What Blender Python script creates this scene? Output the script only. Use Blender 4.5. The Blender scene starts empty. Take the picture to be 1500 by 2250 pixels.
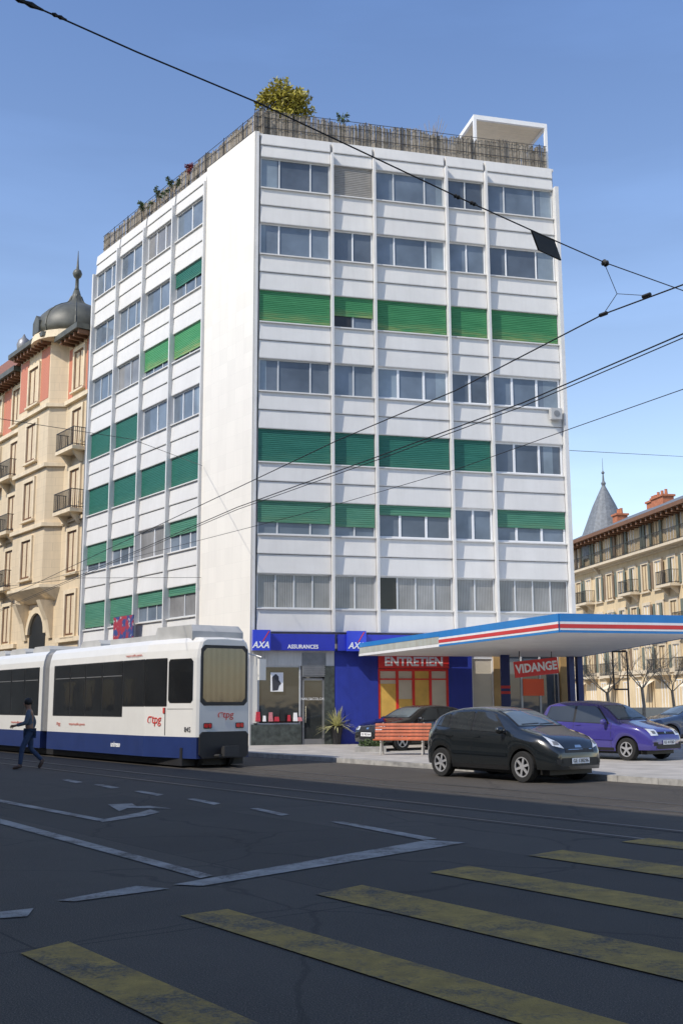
import bpy,bmesh,math,random
from mathutils import Vector,Matrix
from mathutils.bvhtree import BVHTree
random.seed(7)
R=math.radians
SC=bpy.context.scene; COL=SC.collection
Z=Vector((0,0,1))
# ---------------------------------------------------------------- camera
FP=2400.0; PITCH=R(9.93); ROLL=R(.25); CH=1.6
f_=Vector((0,math.cos(PITCH),math.sin(PITCH)))
u0=Vector((0,-math.sin(PITCH),math.cos(PITCH))); r0=Vector((1,0,0))
r_=r0*math.cos(ROLL)-u0*math.sin(ROLL); u_=u0*math.cos(ROLL)+r0*math.sin(ROLL)
cd=bpy.data.cameras.new('camera'); cam=bpy.data.objects.new('camera',cd); COL.objects.link(cam)
cd.sensor_fit='HORIZONTAL'; cd.sensor_width=36; cd.lens=36*FP/1500; cd.clip_start=.1; cd.clip_end=3000
M=Matrix.Identity(4)
for i in range(3):
    M[i][0]=r_[i]; M[i][1]=u_[i]; M[i][2]=-f_[i]
M[0][3]=0;M[1][3]=0;M[2][3]=CH
cam.matrix_world=M; SC.camera=cam
EYE=Vector((0,0,CH))
def ray(px,py): return f_+r_*((px-750)/FP)+u_*((1125-py)/FP)
def G(px,py,z=0.0):
    d=ray(px,py); return EYE+d*((z-CH)/d.z)
def atY(px,py,Y):
    d=ray(px,py); return EYE+d*(Y/d.y)
# ---------------------------------------------------------------- world axes
aS=R(36.5); s=Vector((-math.sin(aS),math.cos(aS),0)); n=Vector((math.cos(aS),math.sin(aS),0))
aR=R(76); rr=Vector((math.sin(aR),math.cos(aR),0)); oR=Vector((rr.y,-rr.x,0))
C0=Vector((-3.3,40,0))
def frame(o,x,y):
    m=Matrix.Identity(4)
    for i in range(3):
        m[i][0]=x[i]; m[i][1]=y[i]; m[i][2]=Z[i]; m[i][3]=o[i]
    return m
FL=frame(C0,s,-n); FR=frame(C0,rr,oR); FS=frame(Vector((0,0,0)),s,n)
def onF(px,py,Fm,o=0):
    O=Fm@Vector((0,o,0)); N=Vector((Fm[0][1],Fm[1][1],0)); d=ray(px,py)
    P=EYE+d*((O-EYE).dot(N)/d.dot(N)); q=Fm.inverted()@P
    return q.x,q.z
def rect(Fm,x0,y0,x1,y1,o=0):
    a=onF(x0,y0,Fm,o); b=onF(x1,y1,Fm,o); c=onF(x0,y1,Fm,o); d=onF(x1,y0,Fm,o)
    t0=(a[0]+c[0])/2; t1=(b[0]+d[0])/2; zt=(a[1]+d[1])/2; zb=(b[1]+c[1])/2
    return min(t0,t1),max(t0,t1),min(zb,zt),max(zb,zt)
# ---------------------------------------------------------------- object helpers
WM={}
def wm(o): return WM[o.name] if o else Matrix.Identity(4)
def tag(o,label=None,cat=None,group=None,kind=None):
    if label:o['label']=label
    if cat:o['category']=cat
    if group:o['group']=group
    if kind:o['kind']=kind
    return o
def thing(name,label,cat,loc=(0,0,0),rz=0,group=None):
    o=bpy.data.objects.new(name,None); COL.objects.link(o); o.empty_display_size=.2
    o.location=loc; o.rotation_euler=(0,0,rz)
    WM[o.name]=Matrix.Translation(Vector(loc))@Matrix.Rotation(rz,4,'Z')
    return tag(o,label,cat,group)
def finish(name,V,Fc,mat,parent,smooth=False,recalc=True):
    W=wm(parent).inverted(); L=[W@v for v in V]
    mn=Vector((min(v.x for v in L),min(v.y for v in L),min(v.z for v in L)))
    mx=Vector((max(v.x for v in L),max(v.y for v in L),max(v.z for v in L)))
    c=(mn+mx)/2; c.z=mn.z
    me=bpy.data.meshes.new(name); me.from_pydata([v-c for v in L],[],Fc)
    if recalc:
        bm=bmesh.new(); bm.from_mesh(me); bmesh.ops.recalc_face_normals(bm,faces=bm.faces); bm.to_mesh(me); bm.free()
    me.materials.append(mat)
    if smooth:
        for p in me.polygons:p.use_smooth=True
    o=bpy.data.objects.new(name,me); COL.objects.link(o); o.location=c
    if parent:o.parent=parent
    WM[o.name]=wm(parent)@Matrix.Translation(c)
    return o
class MB:
    def __init__(s_,M=None): s_.M=M or Matrix.Identity(4); s_.V=[]; s_.F=[]
    def add(s_,pts,faces,M=None):
        b=len(s_.V); m=s_.M@M if M else s_.M
        s_.V+= [m@Vector(p) for p in pts]; s_.F+=[tuple(b+i for i in f) for f in faces]; return s_
    def box(s_,x0,x1,y0,y1,z0,z1,M=None):
        return s_.add([(x0,y0,z0),(x1,y0,z0),(x1,y1,z0),(x0,y1,z0),(x0,y0,z1),(x1,y0,z1),(x1,y1,z1),(x0,y1,z1)],
          [(3,2,1,0),(4,5,6,7),(0,1,5,4),(1,2,6,5),(2,3,7,6),(3,0,4,7)],M)
    def poly(s_,pts): return s_.add(pts,[tuple(range(len(pts)))])
    def loft(s_,loops,caps=True,closed=True):
        m=len(loops[0]); P=[p for l in loops for p in l]; F=[]
        for i in range(len(loops)-1):
            for j in range(m if closed else m-1):
                k=(j+1)%m; F.append((i*m+j,i*m+k,(i+1)*m+k,(i+1)*m+j))
        if caps: F.append(tuple(range(m))); F.append(tuple((len(loops)-1)*m+j for j in range(m)))
        return s_.add(P,F)
    def prism(s_,pts,z0,z1): return s_.loft([[(p[0],p[1],z0) for p in pts],[(p[0],p[1],z1) for p in pts]])
    def tube(s_,path,rad,k=6):
        path=[Vector(p) for p in path]; loops=[]
        for i,p in enumerate(path):
            d=(path[min(i+1,len(path)-1)]-path[max(i-1,0)]).normalized()
            a=d.cross(Z if abs(d.z)<.9 else Vector((1,0,0))).normalized(); b=d.cross(a)
            q=rad[i] if isinstance(rad,(list,tuple)) else rad
            loops.append([p+a*q*math.cos(2*math.pi*j/k)+b*q*math.sin(2*math.pi*j/k) for j in range(k)])
        return s_.loft(loops)
    def lathe(s_,prof,c=(0,0,0),k=16,M=None,caps=True):
        P=[];F=[];m=len(prof)
        for j in range(k):
            a=2*math.pi*j/k
            for (r,z) in prof:P.append((c[0]+r*math.cos(a),c[1]+r*math.sin(a),c[2]+z))
        for j in range(k):
            j2=(j+1)%k
            for i in range(m-1):F.append((j*m+i,j2*m+i,j2*m+i+1,j*m+i+1))
        if caps:
            F.append(tuple(j*m for j in range(k))); F.append(tuple(j*m+m-1 for j in range(k)))
        return s_.add(P,F,M)
    def build(s_,name,mat,parent=None,smooth=False,recalc=True): return finish(name,s_.V,s_.F,mat,parent,smooth,recalc)
def text(name,body,size,O,X,U,mat,parent,ext=.004,shear=0,off=0,wide=1,align='CENTER'):
    X=Vector(X).normalized();U=Vector(U).normalized();N=X.cross(U)
    cu=bpy.data.curves.new(name,'FONT'); cu.body=body; cu.size=size; cu.extrude=ext; cu.shear=shear; cu.offset=off
    cu.align_x=align; cu.align_y='CENTER'; cu.resolution_u=3
    t=bpy.data.objects.new(name+'_tmp',cu); COL.objects.link(t)
    bpy.context.view_layer.update()
    me=bpy.data.meshes.new_from_object(t)
    V=[Vector(O)+X*(v.co.x*wide)+U*v.co.y+N*v.co.z for v in me.vertices]; Fc=[tuple(p.vertices) for p in me.polygons]
    bpy.data.objects.remove(t); bpy.data.curves.remove(cu); bpy.data.meshes.remove(me)
    return finish(name,V,Fc,mat,parent)
# ---------------------------------------------------------------- materials
class NT:
    def __init__(s_,name):
        s_.m=bpy.data.materials.new(name); s_.m.use_nodes=True; s_.t=s_.m.node_tree
        s_.b=s_.t.nodes['Principled BSDF']
    def n(s_,ty,**k):
        x=s_.t.nodes.new(ty)
        for a,v in k.items(): setattr(x,a,v)
        return x
    def l(s_,a,b): s_.t.links.new(a,b)
    def mix(s_,fac,a,b,bt='MIX'):
        x=s_.n('ShaderNodeMix',data_type='RGBA',blend_type=bt)
        for sock,v in ((x.inputs[0],fac),(x.inputs[6],a),(x.inputs[7],b)):
            if hasattr(v,'is_linked') or hasattr(v,'node'): s_.l(v,sock)
            elif isinstance(v,(int,float)): sock.default_value=v
            else: sock.default_value=(*v,1)
        return x.outputs[2]
    def noise(s_,vec,scale,detail=5,rough=.55):
        x=s_.n('ShaderNodeTexNoise'); x.inputs['Scale'].default_value=scale; x.inputs['Detail'].default_value=detail
        x.inputs['Roughness'].default_value=rough; s_.l(vec,x.inputs['Vector']); return x.outputs['Fac']
    def rng(s_,v,a,b,c=0,d=1):
        x=s_.n('ShaderNodeMapRange'); s_.l(v,x.inputs[0])
        for i,q in enumerate((a,b,c,d)): x.inputs[i+1].default_value=q
        return x.outputs[0]
    def scalevec(s_,vec,sc):
        x=s_.n('ShaderNodeMapping'); s_.l(vec,x.inputs[0]); x.inputs['Scale'].default_value=sc; return x.outputs[0]
    def bump(s_,h,st,dist=.01):
        x=s_.n('ShaderNodeBump'); x.inputs['Strength'].default_value=st; x.inputs['Distance'].default_value=dist
        s_.l(h,x.inputs['Height']); s_.l(x.outputs[0],s_.b.inputs['Normal'])
    def set(s_,**k):
        for a,v in k.items(): s_.b.inputs[a.replace('_',' ')].default_value=v
def C(c,f): return tuple(max(0,min(1,x*f)) for x in c)
def pm(name,col,rough=.6,var=.12,scale=3,bump=0,bscale=40,metal=0,coat=0,streak=0,isl=0,obj=False,spec=.5,tint=None):
    m=NT(name)
    v=m.n('ShaderNodeTexCoord').outputs['Object'] if obj else m.n('ShaderNodeNewGeometry').outputs['Position']
    nz=m.rng(m.noise(v,scale),.3,.7)
    c=m.mix(nz,C(col,1-var),C(col,1+var))
    if streak:
        st=m.rng(m.noise(m.scalevec(v,(2.5,2.5,.22)),2.2,6,.65),.45,.78)
        x=m.n('ShaderNodeMath',operation='MULTIPLY'); m.l(st,x.inputs[0]); x.inputs[1].default_value=streak
        c=m.mix(x.outputs[0],c,tint or C(col,.45))
    if isl:
        g=m.n('ShaderNodeNewGeometry').outputs['Random Per Island']
        c=m.mix(m.rng(g,0,1,0,1),m.mix(1.0,c,(1-isl,)*3,'MULTIPLY'),c)
    m.l(c,m.b.inputs['Base Color'])
    m.set(Roughness=rough,Metallic=metal); m.b.inputs['Coat Weight'].default_value=coat; m.b.inputs['Specular IOR Level'].default_value=spec
    m.b.inputs['Coat Roughness'].default_value=.03
    if bump: m.bump(m.noise(v,bscale,4),bump)
    return m.m
def glass(name,a,b,rough=.03,stripes=0,ior=1.6):
    m=NT(name); g=m.n('ShaderNodeNewGeometry')
    c=m.mix(g.outputs['Random Per Island'],a,b)
    if stripes:
        w=m.n('ShaderNodeTexWave',wave_type='BANDS',bands_direction='X'); w.inputs['Scale'].default_value=stripes; w.inputs['Distortion'].default_value=2.5
        m.l(m.scalevec(g.outputs['Position'],(1,.4,.03)),w.inputs['Vector'])
        c=m.mix(m.rng(w.outputs['Fac'],0,1,0,.75),c,C(a,.35))
    big=m.rng(m.noise(g.outputs['Position'],.7,3),.35,.7)
    c=m.mix(big,m.mix(1.0,c,(.6,.6,.6),'MULTIPLY'),c)
    m.l(c,m.b.inputs['Base Color']); m.set(Roughness=rough,IOR=ior)
    m.bump(m.noise(g.outputs['Position'],1.3,2),.05,.05)
    return m.m
def asphalt_nodes(m,v):
    big=m.rng(m.noise(v,.25,4),.3,.7); mid=m.rng(m.noise(v,2.2,5),.3,.7); fine=m.rng(m.noise(v,95,2,.7),.35,.68)
    c=m.mix(big,(.049,.042,.034),(.080,.069,.056)); c=m.mix(m.rng(mid,0,1,0,.5),c,(.042,.036,.029))
    st=m.rng(m.noise(m.scalevec(v,(.5,.37,1)),.8,5),.42,.62,0,.5); c=m.mix(st,c,(.032,.027,.022))
    c=m.mix(m.rng(fine,.4,1,0,.8),c,(.20,.175,.14))
    vo=m.n('ShaderNodeTexVoronoi',feature='DISTANCE_TO_EDGE'); vo.inputs['Scale'].default_value=.33
    wob=m.n('ShaderNodeTexNoise'); wob.inputs['Scale'].default_value=1.7; m.l(v,wob.inputs['Vector'])
    ad=m.mix(.35,v,wob.outputs['Color'],'ADD'); m.l(ad,vo.inputs['Vector'])
    cr=m.rng(vo.outputs['Distance'],.003,.010,.5,0)
    c=m.mix(cr,c,(.022,.019,.016))
    # repaired rectangles of fresher tarmac
    d1=m.n('ShaderNodeVectorMath',operation='DOT_PRODUCT'); m.l(v,d1.inputs[0]); d1.inputs[1].default_value=s
    d2=m.n('ShaderNodeVectorMath',operation='DOT_PRODUCT'); m.l(v,d2.inputs[0]); d2.inputs[1].default_value=n
    cb=m.n('ShaderNodeCombineXYZ'); m.l(d1.outputs['Value'],cb.inputs[0]); m.l(d2.outputs['Value'],cb.inputs[1])
    br=m.n('ShaderNodeTexBrick'); m.l(cb.outputs[0],br.inputs['Vector']); br.inputs['Scale'].default_value=1; br.inputs['Brick Width'].default_value=7.3; br.inputs['Row Height'].default_value=2.9; br.inputs['Mortar Size'].default_value=.012
    br.inputs['Color1'].default_value=(1.12,1.12,1.12,1); br.inputs['Color2'].default_value=(.78,.78,.78,1); br.inputs['Mortar'].default_value=(.5,.5,.5,1)
    c=m.mix(1.0,c,br.outputs['Color'],'MULTIPLY')
    return c,fine
def asphalt():
    m=NT('asphalt'); v=m.n('ShaderNodeNewGeometry').outputs['Position']
    c,fine=asphalt_nodes(m,v); m.l(c,m.b.inputs['Base Color']); m.set(Roughness=.82); m.bump(fine,.7,.008); return m.m
def worn(name,col,lo,hi):
    m=NT(name); v=m.n('ShaderNodeNewGeometry').outputs['Position']
    a,fine=asphalt_nodes(m,v)
    w=m.noise(v,1.6,8,.72); f2=m.noise(v,38,3,.6)
    x=m.n('ShaderNodeMath',operation='MULTIPLY_ADD'); m.l(f2,x.inputs[0]); x.inputs[1].default_value=.4; m.l(w,x.inputs[2])
    k=m.rng(x.outputs[0],lo,hi)
    p=m.mix(m.rng(m.noise(v,5,5),.3,.7),C(col,.64),C(col,1.1)); p=m.mix(m.rng(fine,.2,1,0,.35),p,C(col,.45))
    m.l(m.mix(k,p,a),m.b.inputs['Base Color']); m.set(Roughness=.75); m.bump(fine,.5,.006); return m.m
def slabs(name,col,ax,w,h,mort,dark=.72,streak=.25):
    m=NT(name); g=m.n('ShaderNodeNewGeometry').outputs['Position']
    d=m.n('ShaderNodeVectorMath',operation='DOT_PRODUCT'); m.l(g,d.inputs[0]); d.inputs[1].default_value=ax
    sp=m.n('ShaderNodeSeparateXYZ'); m.l(g,sp.inputs[0]); cb=m.n('ShaderNodeCombineXYZ'); m.l(d.outputs['Value'],cb.inputs[0]); m.l(sp.outputs[2],cb.inputs[1])
    br=m.n('ShaderNodeTexBrick'); br.offset=0.5 if mort>0 else 0; m.l(cb.outputs[0],br.inputs['Vector']); br.inputs['Scale'].default_value=1
    br.inputs['Brick Width'].default_value=w; br.inputs['Row Height'].default_value=h; br.inputs['Mortar Size'].default_value=abs(mort)
    br.inputs['Color1'].default_value=(*C(col,1.02),1); br.inputs['Color2'].default_value=(*C(col,.96),1); br.inputs['Mortar'].default_value=(*C(col,dark),1)
    st=m.rng(m.noise(m.scalevec(g,(2,2,.25)),1.6,6,.65),.45,.8,0,streak)
    c=m.mix(st,br.outputs['Color'],C(col,.55)); m.l(c,m.b.inputs['Base Color']); m.set(Roughness=.6); return m.m
A={}
A['asph']=asphalt()
A['pave']=pm('pavement_concrete',(.38,.355,.32),.85,.18,1.5,.3,60)
A['kerb']=pm('kerb_granite',(.34,.33,.31),.8,.25,6,.2,80)
A['yel']=worn('yellow_road_paint',(.46,.30,.06),.66,.86)
A['wht']=worn('white_road_paint',(.44,.415,.375),.67,.86)
A['rail']=pm('rail_steel',(.05,.045,.04),.4,.3,8,metal=.4)
A['rconc']=pm('track_bed_strip',(.055,.048,.04),.85,.3,4,.3,80)
A['white']=pm('facade_white_panel',(.66,.65,.625),.55,.05,.9,.05,30,streak=.16,tint=(.40,.385,.35))
A['fin']=pm('facade_fin',(.64,.635,.62),.45,.06,2,streak=.2,tint=(.35,.34,.32))
A['core']=pm('facade_core',(.42,.41,.40),.8,.1)
A['stone']=slabs('cream_stone_slabs',(.78,.745,.675),s,.62,.62,-.005,.90,.14)
A['alu']=pm('aluminium_frame',(.55,.57,.58),.4,.06)
A['wfr']=pm('white_window_frame',(.78,.79,.80),.4,.04)
A['gdark']=glass('window_glass_dark',(.07,.09,.12),(.19,.225,.27))  # this and the blue glass: reflections of sky and street put into the base colour
A['gblue']=glass('window_glass_blue',(.12,.16,.21),(.25,.30,.36))
A['gshop']=glass('shop_window_glass',(.03,.035,.035),(.05,.055,.055),.03,0,1.6)
A['gcurt']=glass('window_glass_curtain',(.46,.45,.44),(.26,.27,.28),.05,5)
A['gcur2']=glass('pale_blue_curtain',(.40,.48,.55),(.30,.38,.45),.12,9)
A['gblk']=glass('dark_old_glass',(.012,.012,.012),(.04,.038,.036),.05,0,1.45)
A['gbl']=pm('closed_blind_beige',(.27,.26,.24),.6,.1)
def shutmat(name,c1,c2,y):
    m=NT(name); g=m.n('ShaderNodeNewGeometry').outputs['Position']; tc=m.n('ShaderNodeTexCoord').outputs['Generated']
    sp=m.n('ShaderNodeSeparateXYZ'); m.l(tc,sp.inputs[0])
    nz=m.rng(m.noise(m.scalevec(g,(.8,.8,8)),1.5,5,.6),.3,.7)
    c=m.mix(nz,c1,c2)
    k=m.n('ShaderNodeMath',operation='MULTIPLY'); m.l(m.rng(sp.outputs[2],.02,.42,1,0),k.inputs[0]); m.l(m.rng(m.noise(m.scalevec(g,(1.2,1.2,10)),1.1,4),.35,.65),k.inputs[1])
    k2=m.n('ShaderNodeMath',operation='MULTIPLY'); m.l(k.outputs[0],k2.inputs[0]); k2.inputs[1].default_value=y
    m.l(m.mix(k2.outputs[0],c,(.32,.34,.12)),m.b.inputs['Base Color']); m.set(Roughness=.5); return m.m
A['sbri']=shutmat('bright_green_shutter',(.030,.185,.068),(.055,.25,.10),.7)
A['sbr2']=shutmat('lime_green_shutter',(.05,.27,.10),(.09,.33,.13),.9)
A['sdrk']=shutmat('dark_green_shutter',(.014,.125,.09),(.027,.165,.12),.10)
A['smid']=shutmat('faded_green_shutter',(.05,.19,.12),(.085,.25,.165),.2)
A['reed']=pm('reed_screen',(.36,.315,.25),.9,.3,9,isl=.66)
A['dmet']=pm('dark_metal',(.035,.035,.037),.5,.15)
A['gmet']=pm('grey_metal',(.25,.25,.25),.45,.15,metal=.5)
A['perg']=pm('white_painted_metal',(.80,.80,.79),.4,.03)
A['cream']=pm('cream_soffit',(.82,.72,.56),.6,.05)
A['leafy']=pm('leaf_yellow_green',(.46,.40,.05),.6,.3,9,isl=.55)
A['leafg']=pm('leaf_green',(.07,.12,.03),.6,.3,9,isl=.6)
A['leafr']=pm('leaf_red',(.24,.03,.04),.6,.3,9,isl=.6)
A['twig']=pm('bare_twig',(.30,.24,.17),.9,.3,12)
A['bark']=pm('tree_bark',(.30,.25,.19),.9,.3,10,.3)
A['axab']=pm('sign_blue',(.018,.03,.40),.35,.06,2,streak=.08)
A['axap']=pm('sign_bright_blue',(.03,.06,.60),.35,.05,2)
A['blue']=pm('blue_painted_wall',(.02,.04,.34),.6,.14,1.5,streak=.35)
A['navy']=pm('navy_painted_post',(.02,.035,.14),.5,.12)
A['red']=pm('sign_red',(.72,.03,.03),.45,.08,2,streak=.1)
A['redf']=pm('red_window_frame',(.68,.03,.025),.5,.12,4)
A['papr']=pm('orange_red_paper',(1.0,.13,.04),.6,.04)
A['lett']=pm('white_lettering',(.88,.88,.88),.5,.02)
A['letr']=pm('red_lettering',(.62,.05,.04),.5,.03)
A['letd']=pm('dark_lettering',(.05,.05,.06),.5,.03)
A['marb']=pm('dark_green_marble',(.055,.065,.06),.35,.5,7)
A['ribw']=pm('ribbed_white_panel',(.66,.65,.60),.6,.05,2,streak=.3)
A['acg']=pm('grey_casing',(.45,.45,.44),.5,.06)
A['tan']=pm('boarded_tan',(.45,.29,.12),.7,.15,2)
A['yboard']=pm('yellow_board',(.68,.43,.10),.6,.15,2)
A['paleg']=pm('pale_boarded_glass',(.58,.53,.44),.4,.12,1)
A['cblue']=pm('canopy_blue',(.02,.19,.50),.4,.06,2,streak=.12)
A['cwht']=pm('canopy_white',(.75,.75,.74),.5,.05,2,streak=.2)
A['cred']=pm('canopy_red',(.55,.04,.04),.5,.06)
A['soff']=pm('canopy_soffit',(.84,.84,.82),.6,.05,1,streak=.15)
A['rust']=pm('weathered_fascia',(.40,.42,.38),.7,.10,3,streak=.45,tint=(.26,.19,.10))
A['twht']=pm('tram_white',(.72,.71,.68),.28,.03,2,coat=.4,streak=.06)
A['tblu']=pm('tram_blue',(.02,.038,.14),.32,.1,2,coat=.3)
A['tgls']=glass('tram_glass',(.010,.011,.013),(.022,.024,.026),.03,0,1.4)
A['tgl2']=glass('tram_rear_glass',(.11,.09,.06),(.15,.12,.075),.04,2.2,1.9)
A['tblk']=pm('tram_black',(.02,.02,.022),.5,.2)
A['tgry']=pm('tram_roof_grey',(.42,.42,.41),.5,.12,2)
A['bell']=pm('tram_bellows',(.28,.28,.28),.7,.1)
A['tail']=pm('tail_lamp_red',(.75,.03,.03),.2,.05)
A['tlet']=pm('faded_red_lettering',(.60,.22,.18),.5,.03)
def paint(nm,c,flake=.06):
    return pm(nm,c,.22,flake,300,coat=1.0,obj=True)
A['pblk']=paint('car_paint_anthracite',(.010,.0125,.014)); A['pblk2']=paint('car_paint_black',(.006,.006,.0065)); A['ppur']=paint('car_paint_purple',(.05,.042,.23)); A['pnav']=paint('car_paint_navy',(.03,.05,.10))
A['cgls']=glass('car_glass',(.03,.035,.038),(.05,.056,.06),.02,0,1.7)
A['cws']=glass('car_windscreen',(.11,.14,.155),(.13,.16,.175),.02,0,1.75)  # sky reflection painted in as a paler, bluer base than the side glass
A['lamp']=pm('headlamp_glass',(.75,.78,.80),.08,.2,25,metal=.2,coat=1,obj=True)
A['blkp']=pm('black_plastic',(.012,.012,.013),.55,.2,20,obj=True)
A['rub']=pm('tyre_rubber',(.015,.015,.015),.85,.2,20,obj=True)
A['alloy']=pm('alloy_rim',(.40,.40,.41),.35,.1,10,metal=.3,obj=True)
A['chrm']=pm('chrome',(.7,.7,.7),.12,.03,metal=1,obj=True)
A['wood']=pm('bench_wood',(.46,.12,.05),.55,.25,8,obj=True)
A['blg']=pm('bench_light_leg',(.42,.40,.36),.6,.1)
A['lbs']=slabs('cream_limestone',(.68,.55,.37),s,.9,.42,.010,.85,.4)
A['lbp']=pm('pale_stone_trim',(.72,.60,.42),.7,.1,2,.2,20,streak=.4)
A['brk']=slabs('red_brick',(.48,.17,.10),s,.25,.08,.012,1.3,.2)
A['tile']=pm('brown_roof_tile',(.20,.085,.055),.8,.25,6)
A['domz']=pm('lead_dome',(.085,.087,.072),.5,.3,2,streak=.3)
A['brnf']=pm('brown_window_frame',(.17,.08,.04),.6,.15)
A['iron']=pm('wrought_iron',(.02,.02,.02),.5,.1)
A['rbs']=pm('yellow_render',(.66,.52,.32),.8,.08,1,streak=.4)
A['rbp']=pm('pale_render_trim',(.66,.56,.41),.8,.08,1,streak=.35)
A['slate']=pm('grey_slate',(.15,.165,.18),.6,.25,5)
A['terr']=pm('terracotta_brick',(.42,.15,.075),.8,.2,5)
A['shgr']=pm('grey_green_shutter',(.14,.16,.13),.6,.1)
A['shbr']=pm('brown_shutter',(.22,.15,.09),.6,.1)
A['nbw']=pm('opposite_render',(.42,.38,.32),.8,.1,1)
A['skin']=pm('skin',(.30,.17,.11),.55,.08,20,obj=True)
A['hair']=pm('dark_hair',(.015,.012,.01),.6,.2,60,obj=True)
A['jack']=pm('blue_grey_jacket',(.10,.125,.165),.85,.2,12,obj=True)
A['jean']=pm('dark_jeans',(.035,.06,.12),.85,.2,15,obj=True)
A['shoe']=pm('brown_shoe',(.09,.055,.04),.6,.2,20,obj=True)
A['pot']=pm('black_pot',(.025,.025,.028),.35,.1)
A['cosm']=pm('cosmetic_red',(.5,.03,.05),.4,.2,20)
A['cosp']=pm('cosmetic_pink',(.55,.20,.22),.4,.2,20)
A['wire']=pm('cable_black',(.012,.012,.012),.6,.1)
def bann():
    m=NT('banner_print'); g=m.n('ShaderNodeNewGeometry').outputs['Position']
    c=m.mix(m.rng(m.noise(g,2.4,4),.46,.52),(.33,.03,.05),(.035,.06,.20)); c=m.mix(m.rng(m.noise(g,4.5,3),.6,.66),c,(.45,.42,.42)); m.l(c,m.b.inputs['Base Color']); return m.m
A['bann']=bann()
# ---------------------------------------------------------------- light
w=bpy.data.worlds.new('World'); SC.world=w; w.use_nodes=True; nt=w.node_tree
bg=nt.nodes['Background']; sk=nt.nodes.new('ShaderNodeTexSky'); sk.sky_type='NISHITA'; sk.sun_disc=False
EL=R(45); aZ=R(50); L=Vector((-math.sin(aZ)*math.cos(EL),-math.cos(aZ)*math.cos(EL),math.sin(EL)))
sk.sun_elevation=EL; sk.sun_rotation=math.atan2(L.x,L.y)%(2*math.pi); sk.air_density=1.0; sk.dust_density=.6; sk.ozone_density=2.0; sk.altitude=400
tc=nt.nodes.new('ShaderNodeTexCoord'); sx=nt.nodes.new('ShaderNodeSeparateXYZ'); nt.links.new(tc.outputs['Generated'],sx.inputs[0])
rp=nt.nodes.new('ShaderNodeMapRange'); nt.links.new(sx.outputs[2],rp.inputs[0]); rp.inputs[1].default_value=.08; rp.inputs[2].default_value=.6
mx=nt.nodes.new('ShaderNodeMix'); mx.data_type='RGBA'; nt.links.new(rp.outputs[0],mx.inputs[0]); mx.inputs[6].default_value=(1.80,1.54,1.32,1); mx.inputs[7].default_value=(1.16,1.24,1.42,1)
# faint high haze streaks
mp=nt.nodes.new('ShaderNodeMapping'); nt.links.new(tc.outputs['Generated'],mp.inputs[0]); mp.inputs['Scale'].default_value=(1.2,1.2,7); mp.inputs['Rotation'].default_value=(0,.15,0)
nz=nt.nodes.new('ShaderNodeTexNoise'); nt.links.new(mp.outputs[0],nz.inputs['Vector']); nz.inputs['Scale'].default_value=1.6; nz.inputs['Detail'].default_value=6
r2=nt.nodes.new('ShaderNodeMapRange'); nt.links.new(nz.outputs['Fac'],r2.inputs[0]); r2.inputs[1].default_value=.5; r2.inputs[2].default_value=.8; r2.inputs[3].default_value=1; r2.inputs[4].default_value=1.2
m1=nt.nodes.new('ShaderNodeVectorMath'); m1.operation='MULTIPLY'; nt.links.new(sk.outputs[0],m1.inputs[0]); nt.links.new(mx.outputs[2],m1.inputs[1])
m2=nt.nodes.new('ShaderNodeVectorMath'); m2.operation='SCALE'; nt.links.new(m1.outputs[0],m2.inputs[0]); nt.links.new(r2.outputs[0],m2.inputs['Scale'])
nt.links.new(m2.outputs[0],bg.inputs[0]); bg.inputs[1].default_value=.15
sl=bpy.data.lights.new('sun','SUN'); sl.energy=4.2; sl.angle=R(.5); sl.color=(1,.93,.82)
so=bpy.data.objects.new('sun',sl); COL.objects.link(so); so.rotation_euler=(-L).to_track_quat('-Z','Y').to_euler(); so.location=(0,0,60)
SC.view_settings.view_transform='Standard'; SC.view_settings.look='None'; SC.view_settings.exposure=0
# ---------------------------------------------------------------- ground
road=MB(); road.poly([(-900,-900,0),(900,-900,0),(900,900,0),(-900,900,0)]); road=tag(road.build('road',A['asph']),kind='structure')
KV=18.2; PZ=.12
pv=MB(FS); pv.box(-70,110,KV,140,-.1,PZ); pave=tag(pv.build('pavement',A['pave']),kind='structure')
kb=MB(FS); x=-70
while x<60:
    kb.box(x+.004,x+.996,KV-.16,KV-.003,-.1,PZ+.004); x+=1
kb.build('kerb',A['kerb'],pave)
def mark(name,pts,mat,z=.008):
    mb=MB(); mb.poly([G(px,py,z) for px,py in pts]); return mb.build(name,mat,road)
for a,b in (((45,2095),(150,2069)),((395,2012),(500,1998)),((693,1965),(795,1945)),((945,1917),(1030,1903)),((1160,1880),(1235,1868)),((1365,1850),(1425,1842))):
    p=G(*a,.008); q=G(*b,.008); mb=MB(); mb.poly([p,q,q-s*6.5,p-s*6.5]); mb.build('crosswalk_stripe',A['yel'],road)
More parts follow.
